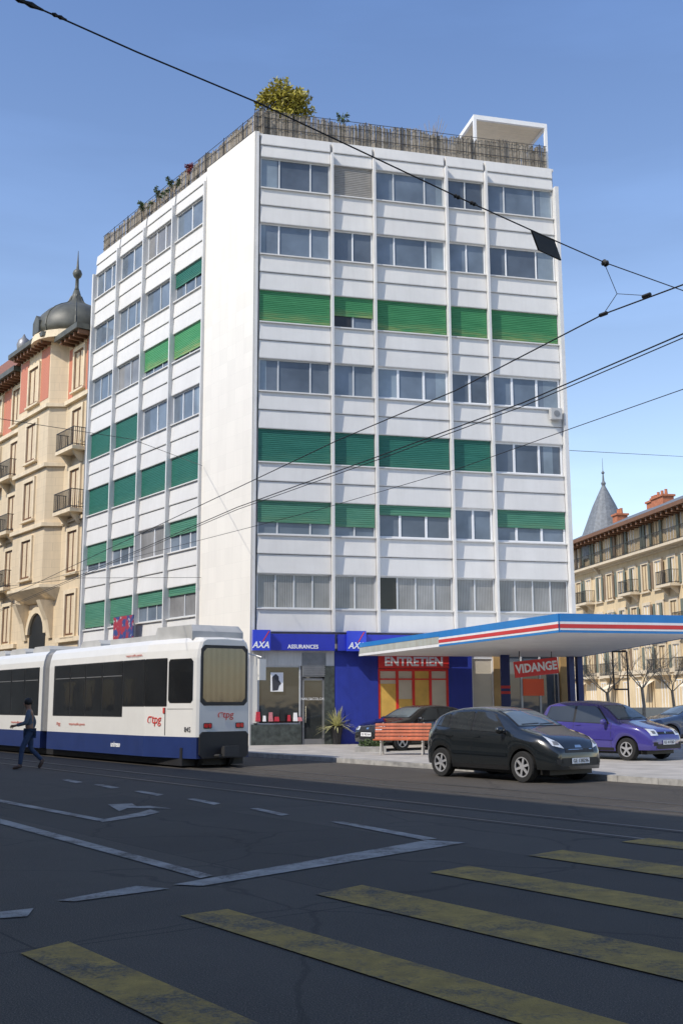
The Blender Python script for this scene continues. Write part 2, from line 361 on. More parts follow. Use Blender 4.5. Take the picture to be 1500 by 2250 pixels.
for nm,pts in (('lane_line',[(0,1799),(0,1810),(440,1930),(468,1924)]),('stop_line',[(380,1944),(445,1947),(1022,1852),(940,1846)]),('lane_line',[(725,1806),(755,1806),(960,1843),(930,1846)]),
   ('lane_line',[(0,1757),(0,1763),(215,1804),(232,1801)]),('lane_line',[(205,1724),(225,1724),(262,1731),(245,1733)]),('lane_line',[(293,1739),(310,1738),(360,1746),(345,1749)]),
   ('lane_line',[(410,1756),(428,1755),(485,1766),(470,1769)]),('lane_line',[(548,1777),(566,1776),(636,1790),(618,1793)]),('lane_line',[(135,1714),(150,1713),(182,1719),(166,1721)]),
   ('stop_line',[(125,1979),(165,1981),(372,1953),(300,1947)]),('stop_line',[(0,2004),(0,2018),(60,2014),(74,1996)]),
   ('arrow_marking',[(215,1803),(225,1807),(318,1793),(352,1785),(330,1779),(300,1787)]),('arrow_marking',[(237,1768),(262,1783),(280,1776),(376,1777),(330,1771),(300,1772),(290,1766)])):
    mark(nm,pts,A['wht'])
for vv in (10.8,11.8,13.8,14.8):
    mb=MB(FS); mb.box(-40,90,vv-.14,vv+.14,-.05,.004); mb.build('track_bed',A['rconc'],road)
    mb=MB(FS); mb.box(-40,90,vv-.04,vv+.04,-.04,.007); mb.build('tram_rail',A['rail'],road)
# ---------------------------------------------------------------- white apartment building
ap=thing('apartment_building','eight storey white panelled apartment block with green roller shutters and plain stone corner','building',C0,math.atan2(rr.y,rr.x))
TB=[0.12,3.04,4.78,7.84,9.57,12.66]; TLs=[3.79,6.62,9.45,12.28,15.08]
ROOF=23.9; SILL=[5.05+2.755*i for i in range(7)]; WH=1.28
c_in=C0+Vector((.0487,.136,0))
core=MB(); core.prism([FL@Vector((15.08,-.12,0)),c_in,FR@Vector((12.7,-.12,0)),FR@Vector((12.7,-13,0)),FL@Vector((15.08,-13,0))],.12,23.82); core.build('wall',A['core'],ap)
mb=MB(FL); mb.box(-.06,3.74,-.1,.1,.12,ROOF); mb.build('corner_panel',A['stone'],ap)
mb=MB(FR); mb.box(0,.1,-.1,.098,3.5,ROOF-.002); mb.build('corner_strip',A['fin'],ap)
mb=MB(FR); mb.box(12.62,12.78,-.3,.26,3.4,22.95); mb.build('edge_fin',A['fin'],ap)
mb=MB(FL); mb.box(15.02,15.16,-.3,.2,.12,22.9); mb.build('edge_fin',A['fin'],ap)
def spandrel(Fm,t0,t1,zb,zt,nm='spandrel_panel',ledge=True):
    m=MB(Fm); mid=(zb+zt)/2
    if zt-zb>1.0: bands=[(mid+.0,zt-.05),(zb,mid-.022)]
    else: bands=[(zb,zt-.05)]
    for a,b in bands:
        m.loft([[(t,-.12,a),(t,.062,a),(t,.07,a+.03),(t,.02,b),(t,-.12,b)] for t in (t0,t1)])
    if ledge: m.box(t0,t1,-.12,.10,zt-.045,zt)
    return m.build(nm,A['white'],ap)
def window(Fm,t0,t1,z0,z1,o,mul,fm,gm,parent,fw=.045,shut=None,sm=None,dep=.05,curt=None):
    m=MB(Fm)
    m.box(t0,t1,o-dep,o,z0,z0+fw); m.box(t0,t1,o-dep,o,z1-fw,z1); m.box(t0,t0+fw,o-dep,o,z0+fw,z1-fw); m.box(t1-fw,t1,o-dep,o,z0+fw,z1-fw)
    xs=[t0]+[t0+(t1-t0)*q for q in mul]+[t1]
    for q in xs[1:-1]: m.box(q-fw*.6,q+fw*.6,o-dep,o,z0+fw,z1-fw)
    wd=m.build('window',fm,parent)
    g=MB(Fm)
    for a,b in zip(xs,xs[1:]): g.poly([(a,o-dep*.7,z0+.01),(b,o-dep*.7,z0+.01),(b,o-dep*.7,z1-.01),(a,o-dep*.7,z1-.01)])
    g.build('pane',gm,wd)
    for i,fa,fb in (curt or []):
        a,b=xs[i],xs[i+1]; g=MB(Fm); g.poly([(a+(b-a)*fa,o-dep*.6,z0+.02),(a+(b-a)*fb,o-dep*.6,z0+.02),(a+(b-a)*fb,o-dep*.6,z1-.02),(a+(b-a)*fa,o-dep*.6,z1-.02)]); g.build('curtain',A['gcur2'],wd)
    if shut:
        h=(z1-z0)*shut; k=max(3,int(h/.075)); g=MB(Fm)
        for i in range(k):
            za=z1-h*i/k; zb_=z1-h*(i+1)/k
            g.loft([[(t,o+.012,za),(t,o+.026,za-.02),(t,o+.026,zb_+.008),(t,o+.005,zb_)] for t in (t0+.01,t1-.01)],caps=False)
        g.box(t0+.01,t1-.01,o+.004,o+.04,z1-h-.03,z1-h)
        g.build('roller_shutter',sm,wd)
    return wd
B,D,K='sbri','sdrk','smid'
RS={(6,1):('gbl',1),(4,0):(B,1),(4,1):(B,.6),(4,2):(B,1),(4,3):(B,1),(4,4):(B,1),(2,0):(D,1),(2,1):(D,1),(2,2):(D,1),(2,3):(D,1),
    (1,0):(K,.62),(1,1):(K,.68),(1,2):(K,.28),(1,4):(K,.52)}
CU={(6,0):[(0,0.05,.9)],(6,4):[(2,.35,.95)],(6,2):[(2,.6,.95)],(5,0):[(0,.05,.3)],(5,2):[(2,.3,.95)],(5,4):[(2,.1,.95)],(3,2):[(0,.05,.95),(2,.5,.95)],(3,4):[(2,.3,.95)],(2,4):[(2,.2,.6)],(3,0):[(0,.05,.4)]}
for b in range(5):
    t0,t1=TB[b]+.06,TB[b+1]-.06; wide=t1-t0>2
    for i in range(7):
        z0=SILL[i]; thick=(i==3 and b>=2) or (i==2 and b==4) or (i==1 and b>=2)
        mul=([.25,.5,.75] if i in(0,) and wide else [.27,.72] if wide else [.5])
        if thick and wide: mul=[.3,.66]
        gm=A['gcurt'] if i==0 else (A['gblue'] if (i+b)%3 else A['gdark'])
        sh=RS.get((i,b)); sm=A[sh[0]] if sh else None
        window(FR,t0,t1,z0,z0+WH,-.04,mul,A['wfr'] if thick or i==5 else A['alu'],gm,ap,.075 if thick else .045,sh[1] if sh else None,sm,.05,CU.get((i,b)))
        spandrel(FR,t0,t1,(z0-1.475) if i else 4.19,z0-.002)
    spandrel(FR,t0,t1,SILL[6]+WH+.002,ROOF,'parapet_panel',False)
a0=TB[2]+.1; mb=MB(FR); mb.box(a0,a0+.72,-.072,-.05,SILL[0]+.05,SILL[0]+WH-.05); mb.build('open_casement',A['gblk'],ap)
a0=TB[1]+.12; mb=MB(FR); mb.box(a0,a0+.68,-.07,-.045,SILL[4]+.05,SILL[4]+.5); mb.build('open_casement',A['gblk'],ap)
for t in TB[1:5]:
    mb=MB(FR); mb.box(t-.045,t+.045,-.11,.24,4.19,23.3); mb.build('facade_fin',A['fin'],ap)
B='sbr2'
LS={(5,0):(D,.5),(4,0):(B,.85),(4,1):(B,.75),(3,2):(D,1),(3,3):(D,1),(2,0):(D,1),(2,1):(D,1),(2,2):(D,1),(2,3):(D,1),(1,0):(K,.45),(1,2):(K,.4),(1,3):(K,.7),(0,0):(K,.25),(0,1):(K,.45),(0,2):(K,.85),(0,3):(K,.9)}
for b in range(4):
    t0,t1=TLs[b]+.06,TLs[b+1]-.06
    for i in range(7):
        z0=SILL[i]; sh=LS.get((i,b))
        window(FL,t0,t1,z0,z0+WH,-.04,[.36,.68] if (i+b)%2 else [.5],A['wfr'] if i in(1,3,6) else A['alu'],A['gcurt'] if (i,b) in((0,0),(4,2),(6,1),(1,1)) else A['gblue'],ap,.05,sh[1] if sh else None,A[sh[0]] if sh else None,.05,[(0,.1,.7)] if (i*3+b)%4==1 and not sh else None)
        spandrel(FL,t0,t1,(z0-1.475) if i else 4.19,z0-.002)
    spandrel(FL,t0,t1,SILL[6]+WH+.002,ROOF,'parapet_panel',False)
for t in TLs[:4]:
    mb=MB(FL); mb.box(t-.045,t+.045,-.11,.22,4.19,23.3); mb.build('facade_fin',A['fin'],ap)
mb=MB(FR); mb.box(.02,12.76,-.5,-.13,23.82,23.93); mb.build('roof_coping',A['fin'],ap)
mb=MB(FL); mb.box(.0,15.1,-.5,-.13,23.82,23.93); mb.build('roof_coping',A['fin'],ap)
# ground floor of the right facade
def rb(px0,py0,px1,py1): return rect(FR,px0,py0,px1,py1)
tS=onF(735,1500,FR)[0]
mb=MB(FR); mb.box(.0,tS-.02,-.1,.03,2.95,3.5)
for i in range(24): mb.box(.02+i*.12,.06+i*.12,.025,.045,2.95,3.5)
mb.build('ribbed_panel',A['ribw'],ap)
t0,t1,z0,z1=rb(566,1472,660,1592)
mb=MB(FR); mb.box(0,t0-.02,-.1,.04,.9,2.95); mb.build('shop_wall',A['ribw'],ap)
mb=MB(FR); mb.box(0,t1+.02,-.1,.08,.12,z0); mb.build('marble_base',A['marb'],ap)
window(FR,t0,t1,z0,2.95,.0,[],A['alu'],A['gshop'],ap,.05)
d0,d1,_,_=rb(664,1472,712,1615)
dr=MB(FR); dr.box(d0,d1,-.05,.01,.12,.32); dr.box(d0,d0+.07,-.05,.01,.32,2.5); dr.box(d1-.07,d1,-.05,.01,.32,2.5); dr.box(d0,d1,-.05,.01,2.42,2.5)
dr=dr.build('shop_door',A['gmet'],ap); mb=MB(FR); mb.poly([(d0+.05,-.02,.3),(d1-.05,-.02,.3),(d1-.05,-.02,2.45),(d0+.05,-.02,2.45)]); mb.build('pane',A['gshop'],dr)
mb=MB(FR); mb.box(d0+.1,d0+.13,.01,.06,.9,1.5); mb.build('door_handle',A['chrm'],dr)
text('shop_lettering','NAILS&COLORS',.13,FR@Vector(((d0+d1)/2,.012,1.75)),rr,Z,A['lett'],dr,.002)
mb=MB(FR)
for k in range(9): mb.box(d0+.02,d1+.02,.045,.07,2.62+k*.085,2.66+k*.085)
mb.box(d0-.02,d1+.06,.031,.055,2.56,3.42); mb.build('ventilation_grille',A['gmet'],ap)
mb=MB(FR); mb.box(d1,tS-.02,-.1,.06,.12,2.95); mb.build('shop_pier',A['marb'],ap)
t0,t1,z0,z1=rb(830,1470,985,1592)
wr0,wr1=t0,t1
mb=MB(FR); mb.box(tS,t0,-.1,.05,.12,3.5); mb.build('blue_wall',A['blue'],ap)
tq=onF(1036,1500,FR)[0]
mb=MB(FR); mb.box(t1,tq,-.1,.05,.12,3.5); mb.build('blue_wall',A['blue'],ap)
mb=MB(FR); mb.box(t0,t1,-.1,.02,.12,z0); mb.build('boarded_base',A['tan'],ap)
wn=window(FR,t0,t1,z0,z1,.03,[.27,.5,.74],A['redf'],A['paleg'],ap,.085)
tw=t1-t0
for a,b,zz in ((.02,.25,.25),(.52,.72,.0),(.29,.49,.55)):
    mb=MB(FR); mb.box(t0+tw*a,t0+tw*b,.0,.012,z0+.08,z0+.08+(z1-z0-.16)*(1-zz)); mb.build('board',A['yboard'],wn)
mb=MB(FR); mb.box(t0+.07,t1-.07,-.01,.028,z0+(z1-z0)*.80,z0+(z1-z0)*.80+.05); mb.build('transom',A['redf'],wn)
t0,t1,z0,z1=rb(1036,1468,1085,1590)
window(FR,t0,t1,.3,3.3,.0,[],A['wfr'],A['paleg'],ap,.06)
mb=MB(FR); mb.box(t1,t1+.35,-.1,.05,.12,3.5); mb.build('tan_pier',A['tan'],ap)
t2=t1+.38; t3=onF(1228,1500,FR)[0]
window(FR,t2,t3,.9,3.4,.0,[.33,.66],A['alu'],A['gdark'],ap,.06); mb=MB(FR); mb.box(t2,t3,-.1,.04,.12,.9); mb.build('shop_wall',A['tan'],ap)
mb=MB(FR); mb.box(t3+.03,12.7,-.1,.1,.12,3.5); mb.build('tan_pier',A['tan'],ap)
mb=MB(FL); mb.box(3.8,15,-.1,.02,.12,3.45); mb.build('shop_glazing',A['gdark'],ap)
# ---------------------------------------------------------------- signs on the apartment block
sg=thing('shop_sign','wide blue fascia sign reading AXA ASSURANCES over the nail salon','sign',FR@Vector((1.6,.2,3.5)))
mb=MB(FR); mb.box(.0,tS-.06,.1,.3,3.5,4.1); mb.build('fascia',A['axab'],sg)
def axa(px0,px1,sg):
    t0,t1,z0,z1=rect(FR,px0,1388,px1,1427,.5); mb=MB(FR); mb.box(t0,t1,.3,.52,3.48,4.22); mb.build('logo_panel',A['axap'],sg)
    text('letters','AXA',.32,FR@Vector(((t0+t1)/2-.03,.525,3.67)),rr,Z,A['lett'],sg,.004,.25,.008,.92)
    mb=MB(FR); c=(t0+t1)/2; mb.poly([(c+.02,.527,3.8),(c+.06,.527,3.8),(c+.29,.527,4.18),(c+.25,.527,4.18)]); mb.build('red_stroke',A['letr'],sg)
axa(555,594,sg)
text('letters','ASSURANCES',.2,FR@Vector((onF(662,1420,FR)[0],.305,3.63)),rr,Z,A['lett'],sg,.004,0,.004,.95)
sg=thing('shop_sign','blue AXA logo sign right of the first fin, beside the canopy tip','sign',FR@Vector((5,.2,3.5)))
mb=MB(FR); mb.box(tS+.06,7.8,.1,.3,3.5,4.1); mb.build('fascia',A['axab'],sg); axa(764,804,sg)
sg=thing('shop_sign','narrow blue fascia on the street side just above the tram roof','sign',FL@Vector((12,.2,3.5)))
mb=MB(FL); mb.box(9,15.2,.05,.22,3.5,4.12); mb.build('fascia',A['axab'],sg)
text('letters','AXA',.34,FL@Vector((14.6,.225,3.75)),-s,Z,A['lett'],sg,.004,.25)
sg=thing('shop_sign','red sign board with white lettering ENTRETIEN above the boarded windows','sign',FR@Vector((6.2,.1,2.85)))
mb=MB(FR); mb.box(wr0,wr1,.06,.12,2.87,3.36); mb.build('board',A['red'],sg)
text('letters','ENTRETIEN',.46,FR@Vector(((wr0+wr1)/2,.125,3.11)),rr,Z,A['lett'],sg,.004,0,.016,.98)
pos=atY(1178,1467,37.5); X=(rr*math.cos(R(6))+Z*math.sin(R(6))).normalized(); U=X.cross(-oR) if X.cross(-oR).z>0 else oR.cross(X)
sg=thing('shop_sign','tilted red board with white lettering VIDANGE under the canopy','sign',pos)
mv=Matrix.Identity(4)
for i in range(3): mv[i][0]=X[i]; mv[i][1]=oR[i]; mv[i][2]=U[i]; mv[i][3]=pos[i]
mb=MB(mv); mb.box(-.80,.80,-.04,0,-.27,.27); mb.build('board',A['red'],sg)
text('letters','VIDANGE',.40,pos+oR*.006,X,U,A['lett'],sg,.004,0,.014,.88)
mb=MB()
for q in (-.6,.6): mb.tube([pos+X*q+U*.26-oR*.02,pos+X*q+Z*.62-oR*.02],.015)
mb.build('bracket',A['dmet'],sg)
t0,t1,z0,z1=rb(1148,1492,1194,1529); mb=MB(FR); mb.box(t0,t1,.02,.03,z0,z1); tag(mb.build('poster',A['papr']),'plain orange red paper poster stuck on the office window','poster')
t0,t1,z0,z1=rb(594,1478,622,1520); mb=MB(FR); mb.box(t0,t1,.012,.02,z0,z1)
po=thing('poster','white beauty poster with dark profile inside the salon window','poster',FR@Vector((t0,.01,z0))); mb.build('sheet',A['lett'],po)
mb=MB(FR); c=(t0+t1)/2; h=z1-z0; mb.poly([(c-.16,.024,z0+.03),(c+.04,.024,z0+.05),(c+.08,.024,z0+h*.3),(c+.16,.024,z0+h*.42),(c+.07,.024,z0+h*.6),(c+.06,.024,z0+h*.8),(c-.05,.024,z0+h*.93),(c-.18,.024,z0+h*.75)]); mb.build('print',A['letd'],po)
for k,(px,hh) in enumerate(((558,.34),(572,.2),(586,.32),(599,.16),(612,.40),(626,.22),(640,.30),(649,.14))):
    wq=(.09,.06,.08,.10)[k%4]; t,_=onF(px+8,1580,FR); mb=MB(FR); mb.loft([[(t-wq,.012,.96),(t+wq,.012,.96),(t+wq,.09,.96),(t-wq,.09,.96)],[(t-wq*.75,.02,.96+hh),(t+wq*.75,.02,.96+hh),(t+wq*.75,.08,.96+hh),(t-wq*.75,.08,.96+hh)]])
    tag(mb.build('display_box',(A['cosm'],A['lett'],A['cosp'],A['cosm'],A['blkp'])[k%5]),'small cosmetics display box on the salon window ledge','display','display boxes in the salon window')
t0,t1,z0,z1=rect(FL,249,1354,292,1403,.5); bn=thing('banner','red and blue printed banner standing above the tram roof by the street facade','banner',FL@Vector((t0,.5,z0)))
mb=MB(FL); mb.box(t0,t1,.46,.5,z0,z1); mb.build('print',A['bann'],bn); mb=MB(FL); mb.tube([((t0+t1)/2,.43,.12),((t0+t1)/2,.43,z1)],.03); mb.build('pole',A['gmet'],bn)
# air conditioner
t0,t1,z0,z1=rect(FR,1210,897,1233,921,.3); ac=thing('air_conditioner','small grey air conditioning box at the right edge of the facade','air conditioner',FR@Vector((t0,.2,z0)))
mb=MB(FR); mb.box(t0,t1,.11,.36,z0,z1); mb.build('casing',A['acg'],ac); mb=MB(FR); mb.lathe([(.0,0),(.13,0),(.13,.01),(0,.01)],k=16,M=Matrix.Translation(((t0+t1)/2,.375,(z0+z1)/2))@Matrix.Rotation(R(90),4,'X')); mb.build('fan_grille',A['gmet'],ac)
# ---------------------------------------------------------------- roof fence, plants, pergola
def reed(Fm,t0,t1,label):
    rt=thing('roof_fence',label,'fence',Fm@Vector(((t0+t1)/2,-.3,23.93)))
    m=MB(Fm); t=t0
    while t<t1:
        wv=random.uniform(.025,.055); sag=.06*math.sin(t*1.3)+.05*math.sin(t*3.1)
        h=1.02+sag+random.uniform(-.07,.07)
        if random.random()<.05:h-=.2
        o=-.3+random.uniform(-.02,.02); lean=random.uniform(-.02,.02)
        m.add([(t,o,23.95),(t+wv,o,23.95),(t+wv+lean,o,23.95+h),(t+lean,o,23.95+h),(t,o-.015,23.95),(t+wv,o-.015,23.95),(t+wv+lean,o-.015,23.95+h),(t+lean,o-.015,23.95+h)],[(0,1,2,3),(4,5,6,7),(0,3,7,4),(1,2,6,5),(3,2,6,7)])
        t+=wv*.93
    m.build('reed_screen',A['reed'],rt)
    for z in (24.3,24.72,25.0):
        m=MB(Fm); m.box(t0,t1,-.268,-.25,z,z+.018); m.build('rail',A['dmet'],rt)
    t=t0+.03
    while t<t1:
        m=MB(Fm); m.box(t-.014,t+.014,-.262,-.24,23.93,25.06); m.build('post',A['dmet'],rt); t+=1.53
    return rt
reed(FR,-.05,12.55,'weathered reed screen along the roof edge above the broad front facade')
reed(FL,-.1,15.0,'reed screen along the receding roof edge above the street side')
def leaves(m,c,rad,cnt,size,up=.0):
    for _ in range(cnt):
        while True:
            q=Vector((random.uniform(-1,1),random.uniform(-1,1),random.uniform(-1,1)))
            if q.length<1:break
        p=Vector(c)+Vector((q.x*rad[0],q.y*rad[1],q.z*rad[2])); a=Vector((random.gauss(0,1),random.gauss(0,1),random.gauss(0,1)+up)).normalized()
        b=a.cross(Vector((random.gauss(0,1),random.gauss(0,1),random.gauss(0,1)))).normalized(); l=size*random.uniform(.6,1.3)
        m.add([p-a*l,p+b*l*.35,p+a*l,p-b*l*.35],[(0,1,2,3)])
def roofplant(px,py,pyb,wpx,mat,label,name,Y=41,nl=260,size=.09,clumps=9,Fm=FR):
    b=atY(px,pyb,Y); t=atY(px,py,Y); b.z=24.0; wd=wpx/FP*Y/2; h=t.z-b.z
    pl=thing(name,label,'plant',b); st=MB(); lv=MB()
    for k in range(clumps):
        a=random.uniform(0,6.28); rad=wd*math.sqrt(random.random())*.9; tip=b+Vector((rad*math.cos(a),rad*.6*math.sin(a),h*random.uniform(.6,.95)))
        st.tube([b+Vector((rad*.25*math.cos(a),rad*.2*math.sin(a),0)),b.lerp(tip,.55)+Vector((0,0,h*.1)),tip],[.02,.012,.005],5)
        leaves(lv,tip,(wd*.26,wd*.26,h*.12),nl//clumps,size)
        leaves(lv,b.lerp(tip,.65),(wd*.22,wd*.22,h*.12),nl//clumps//2,size)
    st.build('stem',A['twig'],pl)
    if mat: lv.build('foliage',mat,pl,recalc=False)
roofplant(628,196,250,136,A['leafy'],'tall yellow green bamboo rising above the roof fence near the corner','bamboo_plant',41.5,3000,.11,46)
roofplant(750,234,262,34,A['leafg'],'small dark green plant on the roof fence right of the bamboo','potted_plant',41.8,120,.08,5)
roofplant(950,255,295,90,None,'bare twiggy shrub behind the roof fence left of the pergola','shrub',43,10,.05,26)
roofplant(412,352,380,34,A['leafr'],'red leaved plant on the street side roof edge','potted_plant',44.2,150,.07,6)
for px,py,Y,lb in ((380,388,45.3,'low green shrub on the street side roof edge, next to the red plant'),(352,412,46.4,'low green shrub second from the red plant on the roof edge'),(318,441,47.8,'low green shrub furthest along the street side roof edge')):
    roofplant(px,py,py+25,40,A['leafg'],lb,'shrub',Y,160,.07,6)
pt0=onF(1040,250,FR,-.4); pt1=onF(1201,272,FR,-.4); pz=(pt0[1]+pt1[1])/2
pg=thing('roof_pergola','white pergola with a cream ceiling on the roof terrace','pergola',FR@Vector((pt0[0],-2,23.85)))
a,b=pt0[0],pt1[0]; mb=MB(FR); mb.box(a,b,-.52,-.4,pz-.2,pz); mb.box(a,b,-3.6,-3.48,pz-.2,pz); mb.box(a,a+.12,-3.48,-.52,pz-.2,pz); mb.box(b-.12,b,-3.48,-.52,pz-.2,pz); mb.build('beam',A['perg'],pg)
mb=MB(FR); q=-3.45
while q<-.55: mb.box(a+.12,b-.12,q,q+.19,pz-.14,pz-.06); q+=.2
mb.build('ceiling_slats',A['cream'],pg)
for ta in (a,b-.12):
    for oo in (-.52,-3.6):
        mb=MB(FR); mb.box(ta,ta+.12,oo,oo+.12,23.85,pz-.2); mb.build('post',A['perg'],pg)
# ---------------------------------------------------------------- filling station canopy
ZB=3.3; TH=.45
def atZ(px,py,z): q=G(px,py,z); return Vector((q.x,q.y,0))
Cc=atZ(1230,1390,ZB); Dd=FR@Vector((onF(783,1443,FR)[0],.42,0)); Ee=Cc+rr*4.1; Ff=FR@Vector((12.7,.45,0))
cp=thing('station_canopy','flat canopy with blue, white and red striped edge over the garage forecourt','canopy',(Cc+Ff)/2)
ctrc=(Cc+Dd+Ee+Ff)/4
ins=lambda p,k: p+(ctrc-p)*k
mb=MB(); mb.loft([[ (p.x,p.y,ZB+.01) for p in map(lambda q:ins(q,.012),(Cc,Dd,Ff,Ee))],[(p.x,p.y,ZB+TH) for p in (Cc,Dd,Ff,Ee)]]); mb.build('roof',A['soff'],cp)
mid=Cc.lerp(Dd,.50)
def strip(nm,p,q,z0,z1,off,mat):
    d=(q-p).normalized(); o=Vector((d.y,-d.x,0)); 
    if o.dot(p-ctrc)<0:o=-o
    mb=MB(); mb.loft([[(v.x,v.y,z0),(v.x+o.x*off,v.y+o.y*off,z0),(v.x+o.x*off,v.y+o.y*off,z1),(v.x,v.y,z1)] for v in (p,q)]); mb.build(nm,mat,cp)
for p,q in ((Cc,Ee),(Cc,mid),(Ee,Ff)):
    strip('fascia',p,q,ZB,ZB+TH+.02,.04,A['cblue']); strip('white_stripe',p,q,ZB+.06,ZB+.27,.045,A['cwht']); strip('red_stripe',p,q,ZB+.11,ZB+.21,.05,A['cred'])
strip('weathered_fascia',mid,Dd,ZB+.09,ZB+TH-.14,.035,A['rust']); strip('fascia',mid,Dd,ZB+TH-.14,ZB+TH+.02,.045,A['cblue']); strip('white_stripe',mid,Dd,ZB,ZB+.09,.03,A['cwht'])
for t,o in ((12.15,.9),(12.5,.9)):
    mb=MB(FR); mb.box(t-.11,t+.11,o-.11,o+.11,PZ,ZB+.008)
    mb.build('column',A['navy'],cp)
p=atZ(1108,1440,ZB); mb=MB(); mb.box(p.x-.16,p.x+.16,p.y-.1,p.y+.1,PZ,ZB+.008); cl=mb.build('column',A['navy'],cp)
for za in (1.9,2.1): mb=MB(); mb.box(p.x-.165,p.x+.165,p.y-.105,p.y+.105,za,za+.1); mb.build('red_band',A['cred'],cl)
a=atY(1345,1432,36); b=atY(1380,1515,36); sgf=thing('sign_stand','empty dark sign frame on a thin post under the right end of the canopy','sign stand',(b.x,36,PZ)); mb=MB(); 
for p,q in (((a.x,a.z),(b.x,a.z)),((b.x,a.z),(b.x,b.z)),((b.x,b.z),(a.x,b.z)),((a.x,b.z),(a.x,a.z))): mb.tube([(p[0],36,p[1]),(q[0],36,q[1])],.03)
mb.build('rim',A['dmet'],sgf); mb=MB(); mb.tube([(b.x,36,b.z),(b.x,36,PZ)],.03); mb.build('post',A['dmet'],sgf)
# ---------------------------------------------------------------- tram
A0=G(428,1690); A0.z=0
FT=frame(A0,s,-n)
tr=thing('tram','white articulated tram with dark window band and blue skirt seen from its rear','tram',A0,math.atan2(s.y,s.x))
def oN(x): return .33*min(1,max(0,x)/2.2)
TWd=1.62
def section(x,ins=0):
    a=oN(x)-ins; b=-TWd-oN(x)+ins; zt=3.3-ins*.6
    return [(x,a,.77),(x,a,2.75),(x,a-.03,2.97),(x,a-.09,3.16),(x,a-.2,zt-.02),(x,(a+b)/2,zt),(x,b+.2,zt-.02),(x,b+.09,3.16),(x,b+.03,2.97),(x,b,2.75),(x,b,.77)]
def module(xs,nm):
    m=MB(FT); m.loft([section(x,i) for x,i in xs]); return m.build(nm,A['twht'],tr)
module([(0,.10),(.05,.04),(.16,.0),(1.1,0),(2.2,0),(8.9,0)],'body'); module([(9.45,0),(23,0)],'body')
m=MB(FT); 
for k in range(6): q=8.9+.55*k/6; m.loft([[(xx,a+ (.0 if j else 0),zz) for (xx,a,zz) in section(q+.55/12*j*1.0,.12 if j!=1 else .05)] for j in (0,1,2)])
m.build('bellows',A['bell'],tr)
def skirt(xa,xb):
    m=MB(FT); xs=[xa,.16,1.1,2.2,xb] if xa<.1 else [xa,xb]
    m.loft([[(x,oN(x)+.006-(.06 if x<.1 else 0),.24),(x,oN(x)+.006-(.06 if x<.1 else 0),.77),(x,-TWd-oN(x)-.006+(.06 if x<.1 else 0),.77),(x,-TWd-oN(x)-.006+(.06 if x<.1 else 0),.24)] for x in xs]); m.build('skirt',A['tblu'],tr)
skirt(.03,8.9); skirt(9.45,23)
m=MB(FT); m.box(.5,22,-1.7,.1,.05,.5); m.build('undercarriage',A['tblk'],tr)
def swin(x0,x1,z0,z1,nm='side_window',off=.008,mat=None,bev=.07):
    m=MB(FT); P=lambda x,z:(x,oN(x)+off-max(0,z-2.75)*.15,z)
    b=bev; m.poly([P(x0+b,z0),P(x1-b,z0),P(x1,z0+b),P(x1,z1-b),P(x1-b,z1),P(x0+b,z1),P(x0,z1-b),P(x0,z0+b)]); return m.build(nm,mat or A['tgls'],tr)
swin(.14,1.16,1.62,2.74)
swin(2.2,3.55,1.53,2.78,'window_band',.005,A['tblk'],.02); swin(1.22,2.2,1.53,2.78,'window_band',.005,A['tblk'],.02); swin(3.55,8.5,1.25,2.78,'window_band',.005,A['tblk'],.02); swin(9.72,20.9,1.25,2.78,'window_band',.005,A['tblk'],.02)
swin(1.25,2.19,1.56,2.75,bev=.02); swin(2.22,3.52,1.56,2.75,bev=.02)
xs=[3.56,4.9,6.05,7.2,8.4]
for a,b in zip(xs,xs[1:]): swin(a+.03,b-.03,1.28,2.75,bev=.03)
x=9.75
while x<20: swin(x+.02,x+1.2,1.28,2.75,bev=.03); x+=1.24
for a,b in zip(xs,xs[1:]): m=MB(FT); m.box(a+.05,b-.05,.34,.345,2.36,2.385); m.build('window_bar',A['gmet'],tr)
x=9.75
while x<20: m=MB(FT); m.box(x+.05,x+1.15,.34,.345,2.36,2.385); m.build('window_bar',A['gmet'],tr); x+=1.24
m=MB(FT); m.box(1.26,1.29,oN(1.27)-.01,oN(1.27)+.012,.8,1.5); m.build('door_seam',A['gmet'],tr)
m=MB(FT); m.poly([(.03+.1,oN(.1)+.005,1.46),(1.2,oN(1.2)+.005,1.46),(1.2,oN(1.2)+.005,1.475),(.13,oN(.1)+.005,1.475)]); m.build('door_seam',A['gmet'],tr)
# rear face parts (face at x=0, slightly behind)
def rface(o0,o1,z0,z1,nm,mat,off=.012,bev=.06,par=None):
    m=MB(FT); b=bev; m.loft([[(xx,o0-b,z0),(xx,o1+b,z0),(xx,o1,z0+b),(xx,o1,z1-b),(xx,o1+b,z1),(xx,o0-b,z1),(xx,o0,z1-b),(xx,o0,z0+b)] for xx in (.02,-off)]); return m.build(nm,mat,par or tr)
rs=rface(-.12,-TWd+.12,1.55,3.08,'windscreen_frame',A['tblk'],.008,.1); rface(-.19,-TWd+.19,1.64,3.0,'pane',A['tgl2'],.014,.1,rs)
rface(-.1,-TWd+.1,.25,.9,'bumper',A['tblk'],.05,.08)
for oo in (-.22,-TWd+.46):
    l=rface(oo,oo-.24,.98,1.12,'tail_light',A['tblk'],.02,.02); rface(oo-.02,oo-.12,1.0,1.1,'lens',A['tail'],.03,.02,l); rface(oo-.14,oo-.22,1.0,1.1,'lens',A['tail'],.03,.02,l)
m=MB(FT); m.box(-.35,.2,-.9,-.72,.35,.5); m.box(-.42,-.3,-1.02,-.6,.3,.55); m.tube([(-.02,-.55,.3),(-.3,-.55,.32)],.04); m.build('coupler',A['dmet'],tr)
